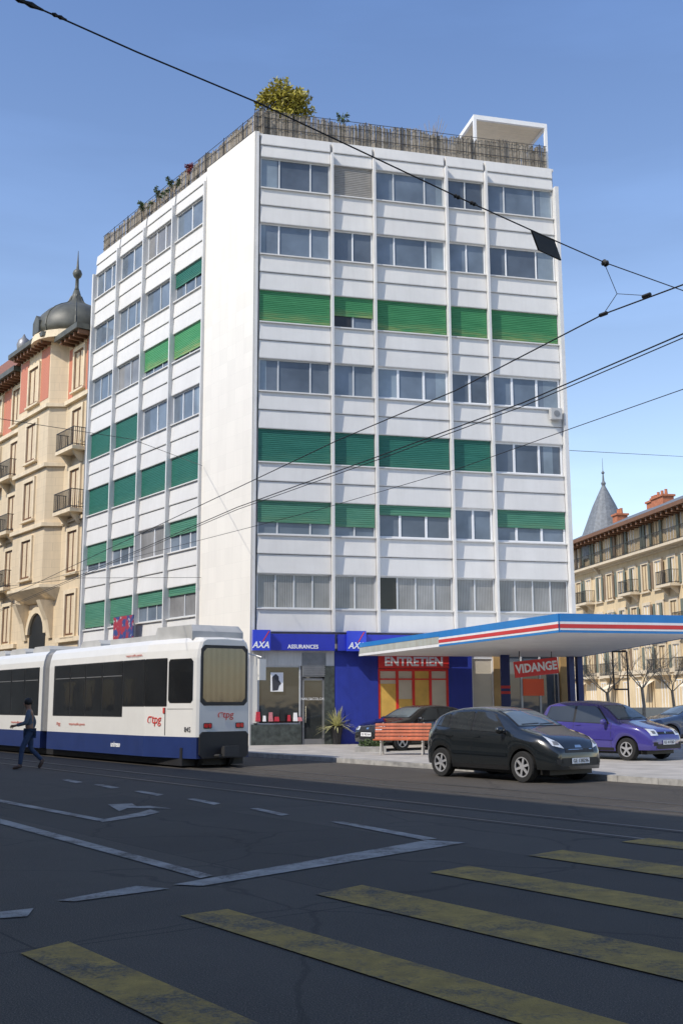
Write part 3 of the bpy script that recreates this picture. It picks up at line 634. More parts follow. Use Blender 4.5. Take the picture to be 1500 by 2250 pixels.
for oo in (-.35,-1.25):
    m=MB(FT); m.lathe([(.02,-.06),(.33,-.06),(.33,.06),(.02,.06)],k=20,M=Matrix.Translation((.6,oo,.33))@Matrix.Rotation(R(90),4,'X')); m.build('wheel',A['dmet'],tr)
m=MB(FT); m.loft([[(x,-.15+d,z),(x,-TWd+.15-d,z),(x,-TWd+.15-d,3.22),(x,-.15+d,3.22)] for x,z,d in ((.35,3.45,.1),(.5,3.62,.05),(2.4,3.64,.05),(2.6,3.46,.0),(5.5,3.46,0))]); m.build('roof_equipment',A['tgry'],tr)
for xx in (6.4,10.4,12.6,14.6):
    m=MB(FT); m.loft([[(x,-.25,3.2),(x,-.25,z),(x,-TWd+.25,z),(x,-TWd+.25,3.2)] for x,z in ((xx,3.40),(xx+.15,3.52),(xx+1.35,3.52),(xx+1.5,3.40))]); m.build('roof_equipment',A['tgry'],tr)
m=MB(FT); m.tube([(.3,-TWd-.1,2.9),(-.05,-TWd-.28,2.8)],.02); m.loft([[(-.08+a,-TWd-.2+b,z) for a,b in ((0,0),(.1,0),(.1,-.2),(0,-.2))] for z in (2.2,2.75)]); m.build('mirror',A['twht'],tr)
def stext(b,size,x,z,mat,shear=0,off=0,wide=1):
    o=oN(x)+.012; dx=Vector((-1,-(oN(x+.1)-oN(x))/.1 if x<2.2 else 0,0)).normalized(); X=FT.to_3x3()@Vector((dx.x,dx.y,0)); return text('lettering',b,size,FT@Vector((x,o,z)),X,Z,mat,tr,.003,shear,off,wide)
stext('σtpg',.33,1.75,1.2,A['letr'],.1,0); stext('845',.18,.32,.95,A['letd']); stext('unireso',.2,3.9,.5,A['lett'],0,.004)
stext('transports publics genevois',.105,6.6,1.02,A['tlet']); stext('σtpg',.16,8.0,1.02,A['tlet']); stext('transports publics genevois',.105,11.5,1.02,A['tlet'])
stext('transports publics genevois',.09,2.9,2.9,A['tlet'])
text('lettering','σtpg',.25,FT@Vector((-.016,-.85,1.32)),n,Z,A['letr'],tr,.003,.1,0)
m=MB(FT); m.box(1.28,1.36,oN(1.3)+.006,oN(1.3)+.03,1.36,1.5); m.build('marker_lamp',A['letr'],tr)
# ---------------------------------------------------------------- cars
def interp(P,x):
    P=sorted(P)
    if x<=P[0][0]:return P[0][1]
    for (a,b),(c,d) in zip(P,P[1:]):
        if x<=c: return b+(d-b)*(x-a)/(c-a)
    return P[-1][1]
def smooth_i(P,x,k=.07): return sum(interp(P,x+k*j/2) for j in (-2,-1,0,1,2))/5
def car(label,Ln,W,top,belt,xf,xr,Rw,pm_,win,loc,head,group=None,plate='GE 128296',hl=None,grille=None,trim=None,spk=6):
    rt=thing('parked_car',label,'car',(0,0,0),0,group)
    h=Ln/2; Ra=Rw+.055
    xs=set([h-.0,h-.015,h-.05,h-.1,-h,-h+.015,-h+.05,-h+.1]); x=-h+.15
    while x<h-.12: xs.add(round(x,3)); x+=.1
    for xa in (xf,xr):
        for k in range(13): xs.add(round(xa+Ra*math.cos(math.pi*k/12),4))
        xs.add(xa-Ra-.004); xs.add(xa+Ra+.004)
    xs=sorted(xs)
    def wd(x):
        d=abs(x)-(h-.8)
        e=1-(.24*(d/.8)**2.3 if d>0 else 0)
        dd=abs(x)-(h-.12)
        if dd>0:e-=.10*(dd/.12)**2
        return W/2*e
    def zb0(x):
        z=.23+ (.04 if abs(x)>h-.5 else 0)
        for xa in (xf,xr):
            if abs(x-xa)<=Ra: z=max(z,Rw+math.sqrt(max(0,Ra*Ra-(x-xa)**2)))
        return z
    loops=[]
    for x in xs:
        zt=smooth_i(top,x); zb=min(smooth_i(belt,x),zt-.05); zl=min(zb0(x),zb-.06); w_=wd(x); hg=zt-zb
        w5=w_*.935-.36*max(0,hg-.11); q=min(.09,hg*.5)
        half=[(w_*.955,zl),(w_*.992,zl+(zb-zl)*.22),(w_*1.0,zl+(zb-zl)*.5),(w_*.982,zl+(zb-zl)*.70),(w_*.992,zl+(zb-zl)*.79),(w_*.955,zb),(w5+.012,zt-q),(w5-.035,zt-q*.58),(w5-.10,zt-q*.33),(w5*.5,zt-.012),(0,zt)]
        loops.append([(x,y,z) for y,z in half]+[(x,-y,z) for y,z in half[-2::-1]])
    m=MB(); m.loft(loops,caps=True,closed=False); body=m.build('body',pm_,rt,True)
    bv=BVHTree.FromPolygons(m.V,m.F)
    def patch(nm,cor,d,mat,nu=6,nv=4,off=.006,par=None,smooth=True):
        d=Vector(d).normalized(); cor=[Vector(c) for c in cor]; g=MB(); P=[]
        for j in range(nv+1):
            for i in range(nu+1):
                a,b=i/nu,j/nv; p=(cor[0]*(1-a)+cor[1]*a)*(1-b)+(cor[3]*(1-a)+cor[2]*a)*b
                hit=bv.ray_cast(p-d*2,d)
                if hit[0] is None: hit=bv.find_nearest(p)
                nn=hit[1] if hit[1].dot(d)<0 else -hit[1]
                P.append(hit[0]+nn*off)
        g.add(P,[(j*(nu+1)+i,j*(nu+1)+i+1,(j+1)*(nu+1)+i+1,(j+1)*(nu+1)+i) for j in range(nv) for i in range(nu)])
        return g.build(nm,mat,par or rt,smooth,False)
    for sg_ in (1,-1):
        for q in win['side']: patch('side_window',[(x,sg_*1.2,z) for x,z in q],(0,-sg_,0),A['cgls'],6,4,.010)
        S_=win['side']; p0,p1=S_[0],S_[-1]; patch('window_surround',[(p0[0][0]+.06,sg_*1.2,p0[0][1]-.02),(p1[1][0]-.05,sg_*1.2,p1[1][1]-.02),(p1[2][0]-.03,sg_*1.2,p1[2][1]+.015),(p0[3][0]+.05,sg_*1.2,p0[3][1]+.015)],(0,-sg_,0),A['blkp'],12,6,.005)
        for q in win.get('door',[]): patch('door_seam',[(q-.006,sg_*1.2,.32),(q+.006,sg_*1.2,.32),(q+.006,sg_*1.2,.95),(q-.006,sg_*1.2,.95)],(0,-sg_,0),A['blkp'],1,8,.002)
        for q in win.get('handle',[]): patch('door_handle',[(q,sg_*1.2,.86),(q+.17,sg_*1.2,.87),(q+.17,sg_*1.2,.90),(q,sg_*1.2,.89)],(0,-sg_,0),pm_,4,1,.02)
        patch('side_moulding',[(xr+Ra+.05,sg_*1.2,.53),(xf-Ra-.05,sg_*1.2,.51),(xf-Ra-.05,sg_*1.2,.57),(xr+Ra+.05,sg_*1.2,.59)],(0,-sg_,0),pm_,10,1,.016)
        patch('sill_trim',[(xr+Ra+.03,sg_*1.2,.24),(xf-Ra-.03,sg_*1.2,.24),(xf-Ra-.03,sg_*1.2,.32),(xr+Ra+.03,sg_*1.2,.32)],(0,-sg_,0),A['blkp'],6,2,.004)
        cz=win['mirror']; mm=MB(); mm.lathe([(0.01,-.09),(.06,-.08),(.085,0),(.06,.08),(.01,.09)],k=10,M=Matrix.Translation((cz[0],sg_*(W/2+.07),cz[1]))@Matrix.Rotation(R(90),4,'X')@Matrix.Diagonal((.8,.95,1.1,1))); mm.box(cz[0]-.03,cz[0]+.03,min(sg_*(W/2-.1),sg_*W/2),max(sg_*(W/2-.1),sg_*W/2),cz[1]-.06,cz[1]-.03); mm.build('wing_mirror',pm_,rt,True)
        hx=hl; l_=patch('headlight',[(h+.1,sg_*a,b) for a,b in hx],(-1,-sg_*.35,0),A['lamp'],6,4,.008)
        hc=[(sum(a for a,b in hx)/4,sum(b for a,b in hx)/4)][0]; patch('lamp_bowl',[(h+.1,sg_*(hc[0]+a),hc[1]+b) for a,b in ((-.07,-.035),(.05,-.035),(.06,.035),(-.06,.03))],(-1,-sg_*.35,0),A['gmet'],4,3,.012,l_)
        patch('tail_light',[(-h-.1,sg_*(W/2-.30),.78),(-h-.1,sg_*(W/2-.14),.78),(-h-.1,sg_*(W/2-.16),1.0),(-h-.1,sg_*(W/2-.28),1.0)],(1,-sg_*.3,0),A['tail'],4,4,.008)
        patch('fog_light',[(h+.1,sg_*(W/2-.36),.38),(h+.1,sg_*(W/2-.2),.38),(h+.1,sg_*(W/2-.2),.47),(h+.1,sg_*(W/2-.34),.47)],(-1,-sg_*.2,0),A['blkp'],4,3,.006)
        patch('hood_seam',[(h-.32,sg_*(W/2*.74),3),(h-.32,sg_*(W/2*.74-.012),3),(win['ws'][4],sg_*(W/2*.84-.012),3),(win['ws'][4],sg_*(W/2*.84),3)],(0,0,-1),A['blkp'],1,10,.002)
        for xa in (xf,xr):
            mw=Matrix.Translation((xa,sg_*(W/2-.115),Rw))@Matrix.Rotation(R(90),4,'X'); t=MB(); k=.1
            t.lathe([(Rw*.66,-k),(Rw*.95,-k),(Rw,-k+.03),(Rw,k-.03),(Rw*.95,k),(Rw*.66,k)],k=28,M=mw,caps=False); t.lathe([(.01,-.03),(Rw*.67,-.03),(Rw*.67,.03),(.01,.03)],k=20,M=mw); wh=t.build('wheel',A['rub'],rt,False)
            rm=MB(); so_=-sg_*.075
            rm.lathe([(Rw*.58,so_-.02),(Rw*.68,so_-.02),(Rw*.68,so_+.02),(Rw*.58,so_+.02),(Rw*.58,so_-.02)],k=28,M=mw,caps=False); rm.lathe([(.01,so_-.015),(Rw*.2,so_-.015),(Rw*.2,so_+.015),(.01,so_+.015)],k=14,M=mw)
            for j in range(spk): rm.box(Rw*.12,Rw*.62,-.024,.024,so_-.012,so_+.014,M=mw@Matrix.Rotation(2*math.pi*j/spk+.3,4,'Z'))
            rm.build('rim',A['alloy'],wh)
    g=win['ws']; ws=patch('windscreen',[(3,-g[0],g[1]),(3,g[0],g[1]),(3,g[2],g[3]),(3,-g[2],g[3])],(-1,0,0),A['cws'],10,6,.008)
    patch('windscreen_border',[(3,-g[0]-.05,g[1]-.012),(3,g[0]+.05,g[1]-.012),(3,g[2]+.045,g[3]+.012),(3,-g[2]-.045,g[3]+.012)],(-1,0,0),A['blkp'],10,6,.004,ws)
    for yy in (-.25,.25): patch('wiper',[(3,yy-.28,g[1]+.012),(3,yy+.22,g[1]+.03),(3,yy+.22,g[1]+.042),(3,yy-.28,g[1]+.024)],(-1,0,0),A['blkp'],4,1,.018)
    g=win['rw']; patch('rear_window',[(-3,-g[0],g[1]),(-3,g[0],g[1]),(-3,g[2],g[3]),(-3,-g[2],g[3])],(1,0,0),A['cgls'],10,6,.006)
    for (a,b,c,d,mt) in grille: patch('grille',[(h+.3,-a,b),(h+.3,a,b),(h+.3,c,d),(h+.3,-c,d)],(-1,0,0),mt,8,3,.006)
    pz=win.get('plate',.5); pl=patch('number_plate',[(h+.3,-.26,pz-.055),(h+.3,.26,pz-.055),(h+.3,.26,pz+.055),(h+.3,-.26,pz+.055)],(-1,0,0),A['lett'],2,1,.02,None,False)
    text('plate_number',plate,.10,(h+.024,0,pz),(0,1,0),Z,A['letd'],pl,.002)
    m=MB(); m.box(-h+.25,h-.25,-W/2+.24,W/2-.24,.16,.55)
    for xa in (xf,xr): m.box(xa-Ra,xa+Ra,-W/2+.25,W/2-.25,.3,.7)
    m.build('underbody',A['blkp'],rt)
    rt.location=loc; rt.rotation_euler=(0,0,math.atan2(head[1],head[0]))
    return rt
C3T=[(1.97,.50),(1.96,.68),(1.88,.82),(1.65,.93),(1.3,1.02),(1.02,1.09),(.5,1.36),(.15,1.475),(-.35,1.525),(-.8,1.51),(-1.25,1.43),(-1.55,1.31),(-1.78,1.08),(-1.9,.88),(-1.96,.68),(-1.97,.5)]
C3B=[(1.97,.55),(1.6,.78),(.9,.92),(-1.5,1.03),(-1.97,.9)]
hr=G(967,1707); hf=G(1150,1720); midw=(hr+hf)/2; cl=midw+n*(1.73/2-.03); cl-= (-s)*(-.06)
car('anthracite five door hatchback parked along the kerb in front of the purple car',3.94,1.73,C3T,C3B,1.17,-1.295,.31,A['pblk'],
  dict(side=[[(.70,.985),(-.26,1.01),(-.26,1.41),(.22,1.385)],[(-.33,1.01),(-1.0,1.05),(-1.0,1.385),(-.33,1.41)],[(-1.06,1.06),(-1.42,1.11),(-1.27,1.31),(-1.06,1.36)]],door=[.92,-.3,-1.12],handle=[-.22,-1.05],mirror=(.66,1.03),ws=(.62,1.12,.50,1.41,1.05),rw=(.52,1.12,.45,1.30),plate=.44),
  (cl.x,cl.y,0),-s,hl=[(.47,.68),(.74,.74),(.82,.93),(.58,.80)],grille=[(.42,.60,.40,.68,A['blkp']),(.58,.34,.52,.50,A['blkp']),(.10,.695,.08,.745,A['chrm']),(.38,.655,.38,.668,A['chrm'])])
LGT=[(1.89,.42),(1.875,.66),(1.76,.78),(1.4,.88),(1.05,.97),(.92,1.0),(.45,1.34),(.15,1.47),(-.4,1.53),(-1.1,1.51),(-1.55,1.42),(-1.75,1.08),(-1.84,.8),(-1.89,.45)]
LGB=[(1.89,.5),(1.5,.76),(.9,.88),(-1.5,.95),(-1.89,.8)]
pf=G(1378,1672,PZ); hd=Vector((.64,-.77,0)).normalized(); side=Vector((hd.y,-hd.x,0)); ctr=pf-hd*1.17-side*(1.645/2-.05)
car('purple three door hatchback parked under the canopy',3.78,1.645,LGT,LGB,1.17,-1.19,.285,A['ppur'],
  dict(side=[[(.62,.93),(-.45,.95),(-.45,1.39),(.18,1.36)],[(-.52,.96),(-1.48,1.0),(-1.34,1.35),(-.52,1.39)]],door=[.72,-.5],handle=[-.42],mirror=(.57,.97),ws=(.62,1.03,.50,1.38,.98),rw=(.52,1.05,.45,1.35),plate=.46),
  (ctr.x,ctr.y,PZ),hd,hl=[(.42,.63),(.68,.63),(.74,.80),(.44,.78)],grille=[(.38,.66,.38,.72,A['blkp']),(.55,.30,.50,.42,A['blkp']),(.06,.68,.05,.73,A['chrm'])],plate='GE 417582',spk=5)
AUT=[(1.97,.45),(1.965,.66),(1.86,.78),(1.5,.88),(1.0,.97),(.82,1.0),(.2,1.32),(-.2,1.40),(-.6,1.42),(-1.2,1.36),(-1.5,1.27),(-1.78,1.0),(-1.92,.85),(-1.97,.5)]
AUB=[(1.97,.52),(1.5,.76),(.8,.88),(-1.5,.95),(-1.97,.84)]
AW=dict(side=[[(.5,.93),(-.35,.95),(-.35,1.31),(.0,1.30)],[(-.42,.95),(-1.25,.99),(-1.1,1.26),(-.42,1.31)]],door=[.7,-.4],handle=[-.33],mirror=(.52,.97),ws=(.62,1.02,.50,1.32,.9),rw=(.52,1.02,.45,1.25),plate=.5)
p=atY(892,1545,36.3)
car('black hatchback parked behind the red bench facing left',3.95,1.74,AUT,AUB,1.2,-1.27,.315,A['pblk2'],AW,
  (p.x+.25,p.y,PZ),-n,hl=[(.46,.64),(.72,.64),(.78,.76),(.50,.74)],grille=[(.36,.36,.42,.72,A['blkp']),(.06,.66,.05,.71,A['chrm'])],plate='GE 903164',spk=5)
p=atY(1490,1545,41)
car('dark blue car at the right edge behind the purple hatchback',3.95,1.74,AUT,AUB,1.2,-1.27,.315,A['pnav'],AW,
  (p.x+.3,p.y,PZ),-rr,hl=[(.46,.64),(.72,.64),(.78,.76),(.50,.74)],grille=[(.36,.36,.42,.6,A['blkp'])],plate='GE 250731',spk=5)
# ---------------------------------------------------------------- bench, pot plant, planter
p=G(884,1659,PZ); bt=thing('park_bench','red slatted wooden bench on the pavement in front of the black hatchback','bench',(0,0,0))
for k in range(5): m=MB(); m.box(-.82,.82,-.02,.02,-.035,.035,M=Matrix.Translation((0,.17+.028*k,.47+.095*k))@Matrix.Rotation(R(-16),4,'X')); m.build('backrest_slat',A['wood'],bt)
for k in range(4): m=MB(); m.box(-.82,.82,-.26+.105*k,-.17+.105*k,.405+.004*(3-k),.44+.004*(3-k)); m.build('seat_slat',A['wood'],bt)
for x in (-.6,.6):
    m=MB(); m.tube([(x,.36,.9),(x,.18,.39)],.022); m.tube([(x,-.28,.39),(x,.18,.39)],.022); m.tube([(x,.1,.39),(x,.28,0)],.024); m.tube([(x,-.18,.39),(x,-.3,0)],.024); m.build('leg',A['blg'],bt)
bt.location=p; bt.rotation_euler=(0,0,R(-10))
p=G(740,1636,PZ); pl=thing('potted_plant','spiky pale green plant in a black pot outside the salon door','plant',p)
m=MB(); m.lathe([(.14,0),(.17,.3),(.24,.62),(.26,.64),(.22,.62),(.2,.55)],p,18,caps=False); m.build('pot',A['pot'],pl,True)
m=MB()
for k in range(110):
    a=random.uniform(0,6.28); e=random.uniform(.1,1.35); l=random.uniform(.6,.95); b=p+Vector((0,0,.6)); pts=[]
    d=Vector((math.cos(a)*math.cos(e),math.sin(a)*math.cos(e),math.sin(e))); sd=Vector((-math.sin(a),math.cos(a),0)); P=[]
    for j in range(5):
        t=j/4; q=b+d*l*t-Vector((0,0,.45*t*t*math.cos(e)*l)); wv=.024*(1-t**2)+.003; P+= [q-sd*wv,q+sd*wv]
    m.add(P,[(2*j,2*j+1,2*j+3,2*j+2) for j in range(4)])
m.build('foliage',pm('spiky_leaf',(.66,.64,.32),.5,.2,9,isl=.4),pl,recalc=False)
p=G(815,1652,PZ); pl=thing('flower_bed','low stone edged flower bed beside the red bench','planter',p)
m=MB(); m.box(p.x-.5,p.x+.45,p.y-.35,p.y+.35,PZ,PZ+.16); m.build('stone_edge',A['kerb'],pl); m=MB(); leaves(m,p+Vector((0,0,.25)),(.42,.3,.14),420,.05); m.build('foliage',A['leafg'],pl,recalc=False)
# ---------------------------------------------------------------- pedestrian
def skin(name,V,E,rad,mat,parent,root=0,sub=2):
    me=bpy.data.meshes.new(name+'_skel'); me.from_pydata(V,E,[]); o=bpy.data.objects.new(name+'_skel',me); COL.objects.link(o)
    o.modifiers.new('Skin','SKIN'); su=o.modifiers.new('Sub','SUBSURF'); su.levels=sub; su.render_levels=sub
    for i,r in enumerate(rad):
        d=me.skin_vertices[0].data[i]; d.radius=r if isinstance(r,tuple) else (r,r); d.use_root=(i==root)
    bpy.context.view_layer.update(); dg=bpy.context.evaluated_depsgraph_get()
    m2=bpy.data.meshes.new_from_object(o.evaluated_get(dg)); VV=[v.co.copy() for v in m2.vertices]; FF=[tuple(p.vertices) for p in m2.polygons]
    bpy.data.objects.remove(o); bpy.data.meshes.remove(me); bpy.data.meshes.remove(m2)
    return finish(name,VV,FF,mat,parent,True,False)
pe=thing('person','person in blue grey jacket and jeans walking across the road towards the left','person',(0,0,0))
J=dict(pel=(0,0,.94),spi=(.015,0,1.14),che=(.03,0,1.34),nek=(.05,0,1.47),hb=(.065,0,1.555),hm=(.085,0,1.63),ht=(.08,0,1.71),nose=(.185,0,1.615),
  hl=(.0,.09,.90),kl=(.17,.10,.50),al=(.20,.10,.09),fl=(.34,.10,.035),hr=(0,-.09,.90),kr=(-.04,-.10,.49),ar=(-.33,-.10,.20),fr=(-.27,-.10,.05),
  sl=(.03,.19,1.41),el=(.10,.25,1.14),wl=(.33,.22,1.08),pl=(.40,.21,1.07),sr=(.03,-.19,1.41),er=(-.10,-.26,1.15),wr=(-.03,-.27,.90),pr=(-.01,-.27,.82))
rad=dict(pel=(.14,.12),spi=(.13,.10),che=(.15,.11),nek=.055,hb=.075,hm=.098,ht=.07,nose=.018,hl=.085,kl=.058,al=.042,fl=.036,hr=.085,kr=.058,ar=.042,fr=.036,sl=.062,el=.045,wl=.03,pl=(.038,.02),sr=.062,er=.045,wr=.03,pr=(.02,.038))
E=[('pel','spi'),('spi','che'),('che','nek'),('nek','hb'),('hb','hm'),('hm','ht'),('hm','nose'),('pel','hl'),('hl','kl'),('kl','al'),('al','fl'),('pel','hr'),('hr','kr'),('kr','ar'),('ar','fr'),('che','sl'),('sl','el'),('el','wl'),('wl','pl'),('che','sr'),('sr','er'),('er','wr'),('wr','pr')]
def addf(h,base,dirv,sp,drop):
    b=Vector(J[base])
    for i,(o,l) in enumerate(((-.03,.065),(-.01,.08),(.01,.085),(.03,.07),(-.045,.05))):
        k='f%s%d'%(h,i); a=b+Vector(sp)*o+Vector(dirv)*l*.55*(.4 if i==4 else 1); c=b+Vector(sp)*(o*1.1)+Vector(dirv)*l*(.6 if i==4 else 1)+Vector(drop)*l*.4
        J[k]=tuple(a);J[k+'t']=tuple(c); rad[k]=.009; rad[k+'t']=.008; E.append((base,k)); E.append((k,k+'t'))
addf('l','pl',(1,0,-.1),(0,.3,1),(0,-.3,-1)); addf('r','pr',(.15,0,-1),(1,0,0),(.5,.3,0))
def sub(keys,extra,name,mat):
    ks=[k for k in J if k in keys]; ix={k:i for i,k in enumerate(ks)}
    rr_=[]
    for k in ks:
        r=rad[k]; r=r if isinstance(r,tuple) else (r,r); rr_.append((r[0]+extra,r[1]+extra))
    return skin(name,[J[k] for k in ks],[(ix[a],ix[b]) for a,b in E if a in ix and b in ix],rr_,mat,pe,ks.index('pel'))
sub(set(J),0,'body',A['skin']); sub({'pel','spi','che','sl','el','wl','sr','er','wr'},.014,'jacket',A['jack']); sub({'pel','hl','kl','al','hr','kr','ar'},.012,'trousers',A['jean'])
m=MB(); m.lathe([(.01,.115),(.07,.1),(.105,.05),(.112,0),(.10,-.05),(.09,-.06)],(.062,0,1.655),14); m.build('hair',A['hair'],pe,True)
for a,b in (('al','fl'),('ar','fr')):
    q=Vector(J[a]);t=Vector(J[b]); d=(t-q); m=MB(); m.tube([q-d*.35+Vector((0,0,-.02)),q.lerp(t,.3)+Vector((0,0,-.012)),t,t+d*.25],[.04,.05,.046,.02],8); m.build('shoe',A['shoe'],pe,True)
q=G(62,1690); pe.location=(q.x,q.y,0); pe.rotation_euler=(0,0,math.atan2(-.25,-1))
# ---------------------------------------------------------------- overhead wires
def wire(pts,rad,label,name='overhead_wire',grp=None):
    m=MB(); m.tube(pts,rad,6); return tag(m.build(name,A['wire']),label,'wire',grp)
HZ=5.8
def ext(pts,a,b):
    pts=[Vector(p) for p in pts]; return [pts[0]+(pts[0]-pts[1]).normalized()*a]+pts+[pts[-1]+(pts[-1]-pts[-2]).normalized()*b]
wire(ext([G(1500,625,HZ),G(1325,690,HZ),G(1000,858,HZ),G(740,968,HZ),G(420,1120,HZ)],8,40),.008,'tram contact wire highest at the right edge of the view')
wire(ext([G(1500,733,HZ),G(1150,884,HZ),G(830,1003,HZ),G(520,1115,HZ),G(250,1232,HZ)],8,30),.009,'upper cable of the close double pair crossing the facade')
wire(ext([G(1500,742,HZ),G(1150,892,HZ),G(830,1010,HZ),G(520,1120,HZ),G(250,1236,HZ)],8,30),.007,'lower cable of the close double pair crossing the facade')
wire(ext([G(1500,855,HZ),G(1250,943,HZ),G(1000,1032,HZ),G(700,1120,HZ),G(350,1210,HZ)],8,30),.006,'tram wire lowest at the right edge of the view')
J1=G(1325,690,HZ)
def w1(px,py):
    d=ray(px,py); N=s; return EYE+d*((J1-EYE).dot(N)/d.dot(N))
sp=[w1(60,6),w1(300,113),w1(560,222),w1(800,335),w1(1005,432),w1(1200,520),w1(1330,577),w1(1500,638)]
wire([sp[0]-n*7+Z*.5]+sp+[sp[-1]+n*6+Z*.3],[.007]*7+[.006,.006,.005],'thick black span wire running diagonally across the sky from upper left','span_wire')
def clamp(px,py,label,l=.1,q=.024):
    a=w1(px,py); d=(w1(px+10,py+4.4)-a).normalized(); m=MB(); m.tube([a-d*l,a-d*l*.6,a-d*l*.2,a+d*l*.2,a+d*l*.6,a+d*l],[.009,q,q*.6,q,q*.6,.009],8); tag(m.build('insulator',A['wire']),label,'insulator')
clamp(62,7,'black insulator on the span wire at the top left corner',.12); clamp(130,36,'small insulator right of the top left one on the span wire',.06,.018); clamp(1005,432,'left one of two insulators on the span wire before the facade edge',.05); clamp(1040,447,'right one of two insulators on the span wire before the facade edge',.05); clamp(1330,578,'clamp on the span wire above the triangular hanger',.05,.04)
a=w1(1330,585); b=w1(1355,645); c=G(1420,649,HZ); m=MB(); m.tube([a,b],.004); m.tube([b,J1],.004); m.tube([b,c],.004); tag(m.build('wire_hanger',A['wire']),'thin three armed wire hanger below the span wire at right','wire')
for q,lb in ((J1,'dark clip on the contact wire under the hanger'),(c,'dark clip at the right arm of the hanger')):
    m=MB(); m.tube([q+s*.05+Z*.0,q-s*.05],[.022,.022]); tag(m.build('wire_clip',A['wire']),lb,'clip')
m=MB(); m.loft([[w1(1168,505)+s*e,w1(1217,525)+s*e,w1(1233,571)+s*e,w1(1184,548)+s*e] for e in (0,.02)]); tag(m.build('hanging_plate',A['wire']),'dark slanted plate hanging from the span wire','sign')
wire([FL@Vector((3.6,.15,11)),G(290,965,9.3),G(0,920,8.2)],.008,'thin wire from the corner panel towards the left edge')
wire([FL@Vector((3.6,.12,6.5)),G(180,1270,6.3),G(0,1290,6.3)],.009,'thin wire low on the street facade above the tram')
wire([FR@Vector((12.78,.2,onF(1245,992,FR)[1])),atY(1500,1003,62)],.012,'thin wire from the right facade edge towards the far building')
# ---------------------------------------------------------------- ornate building at left
lb=thing('old_building','ornate cream stone building with lead dome and iron balconies at left','building',FL@Vector((15.2,0,0)),math.atan2(s.y,s.x))
m=MB(FL); m.box(15.2,36,-12,0,0,20); m.build('wall',A['lbs'],lb)
m=MB(FL); m.loft([[(18.3,0,z),(18.8,.75,z),(23.2,.75,z),(23.8,0,z),(23.8,-.3,z),(18.3,-.3,z)] for z in (7.5,20.4)]); m.build('oriel',A['lbs'],lb)
m=MB(FL); m.loft([[(18.6,0,6.8),(19.0,.1,6.8),(23.0,.1,6.8),(23.5,0,6.8)],[(18.2,0,7.4),(18.7,.9,7.4),(23.3,.9,7.4),(23.9,0,7.4)],[(18.2,0,7.55),(18.7,.9,7.55),(23.3,.9,7.55),(23.9,0,7.55)]]); m.build('corbel',A['lbp'],lb)
for q in (19.2,22.6): m=MB(FL); m.loft([[(q-.25,0,z),(q+.25,0,z),(q+.25,o,z),(q-.25,o,z)] for z,o in ((4.9,.12),(5.8,.3),(6.8,.75))]); m.build('bracket',A['lbp'],lb)
for z,h,o in ((4.6,.22,.18),(16.75,.22,.2),(10.55,.16,.12)):
    for a,b in ((15.2,18.15),(23.95,36)): m=MB(FL); m.box(a,b,-.05,o,z,z+h); m.build('cornice',A['lbp'],lb)
for z in (16.75,13.6,10.5): m=MB(FL); m.loft([[(18.15,0,z_),(18.72,.92,z_),(23.28,.92,z_),(23.95,0,z_)] for z_ in (z,z+.2)]); m.build('cornice',A['lbp'],lb)
for a,b in ((15.2,18.1),(23.95,36)): m=MB(FL); m.box(a,b,-.1,.9,20.02,20.3); m.build('eave',A['domz'],lb)
m=MB(FL); m.loft([[(17.9,-.1,z),(18.5,1.4,z),(23.5,1.4,z),(24.2,-.1,z)] for z in (20.41,20.65)]); m.build('eave',A['domz'],lb)
q=15.3
while q<32:
    if not(17.9<q<24): m=MB(FL); m.box(q,q+.14,.0,.75,19.78,20.0); m.build('eave_bracket',A['brnf'],lb)
    q+=.55
for i in range(9): q=18.9+.5*i; m=MB(FL); m.box(q,q+.14,.74,1.25,20.15,20.4); m.build('eave_bracket',A['brnf'],lb)
m=MB(FL); m.loft([[(23.9,.8,20.3),(36,.8,20.3),(36,-10,20.3),(23.9,-10,20.3)],[(23.9,-1.8,23.4),(36,-1.8,23.4),(36,-8,23.4),(23.9,-8,23.4)]]); m.build('roof',A['tile'],lb)
dc=(19.4,-.75,20.6)
m=MB(FL); m.lathe([(2.25,-.3),(2.2,.1),(2.0,.18)],dc,24); m.build('drum',A['lbp'],lb)
prof=[(2.05,.12),(2.12,.5),(2.05,.9),(1.85,1.3),(1.5,1.66),(1.08,1.93),(.68,2.12),(.40,2.36),(.25,2.7),(.16,3.0)]
m=MB(FL); m.lathe(prof,dc,32); do=m.build('dome',A['domz'],lb,True)
m=MB(FL); m.lathe([(.16,2.95),(.1,3.2),(.09,3.7),(.2,3.8),(.26,3.98),(.2,4.16),(.08,4.25),(.05,4.6),(.012,5.3)],dc,10); m.build('spire',A['domz'],do,True)
for k in range(8):
    a=2*math.pi*(k+.5)/8; m=MB(FL); m.tube([(dc[0]+(r_q+.01)*math.cos(a),dc[1]+(r_q+.01)*math.sin(a),dc[2]+z) for r_q,z in prof[:9]],.035,5); m.build('rib',A['domz'],do)
m=MB(FL); m.loft([[(19.0+a,o,20.75+z) for a,z in ((0,0),(.85,0),(.85,.65),(.42,1.0),(0,.65))] for o in (.3,1.42)]); m.build('dormer',A['domz'],do)
m=MB(FL); m.lathe([(.1,0),(.16,.1),(.08,.3),(.12,.45),(.36,.75),(.40,1.05),(.3,1.35),(.12,1.5),(.03,1.7)],(24.2,.3,20.6),14); m.build('urn',A['gmet'],lb,True)
LZ=[4.95+3.12*i for i in range(5)]
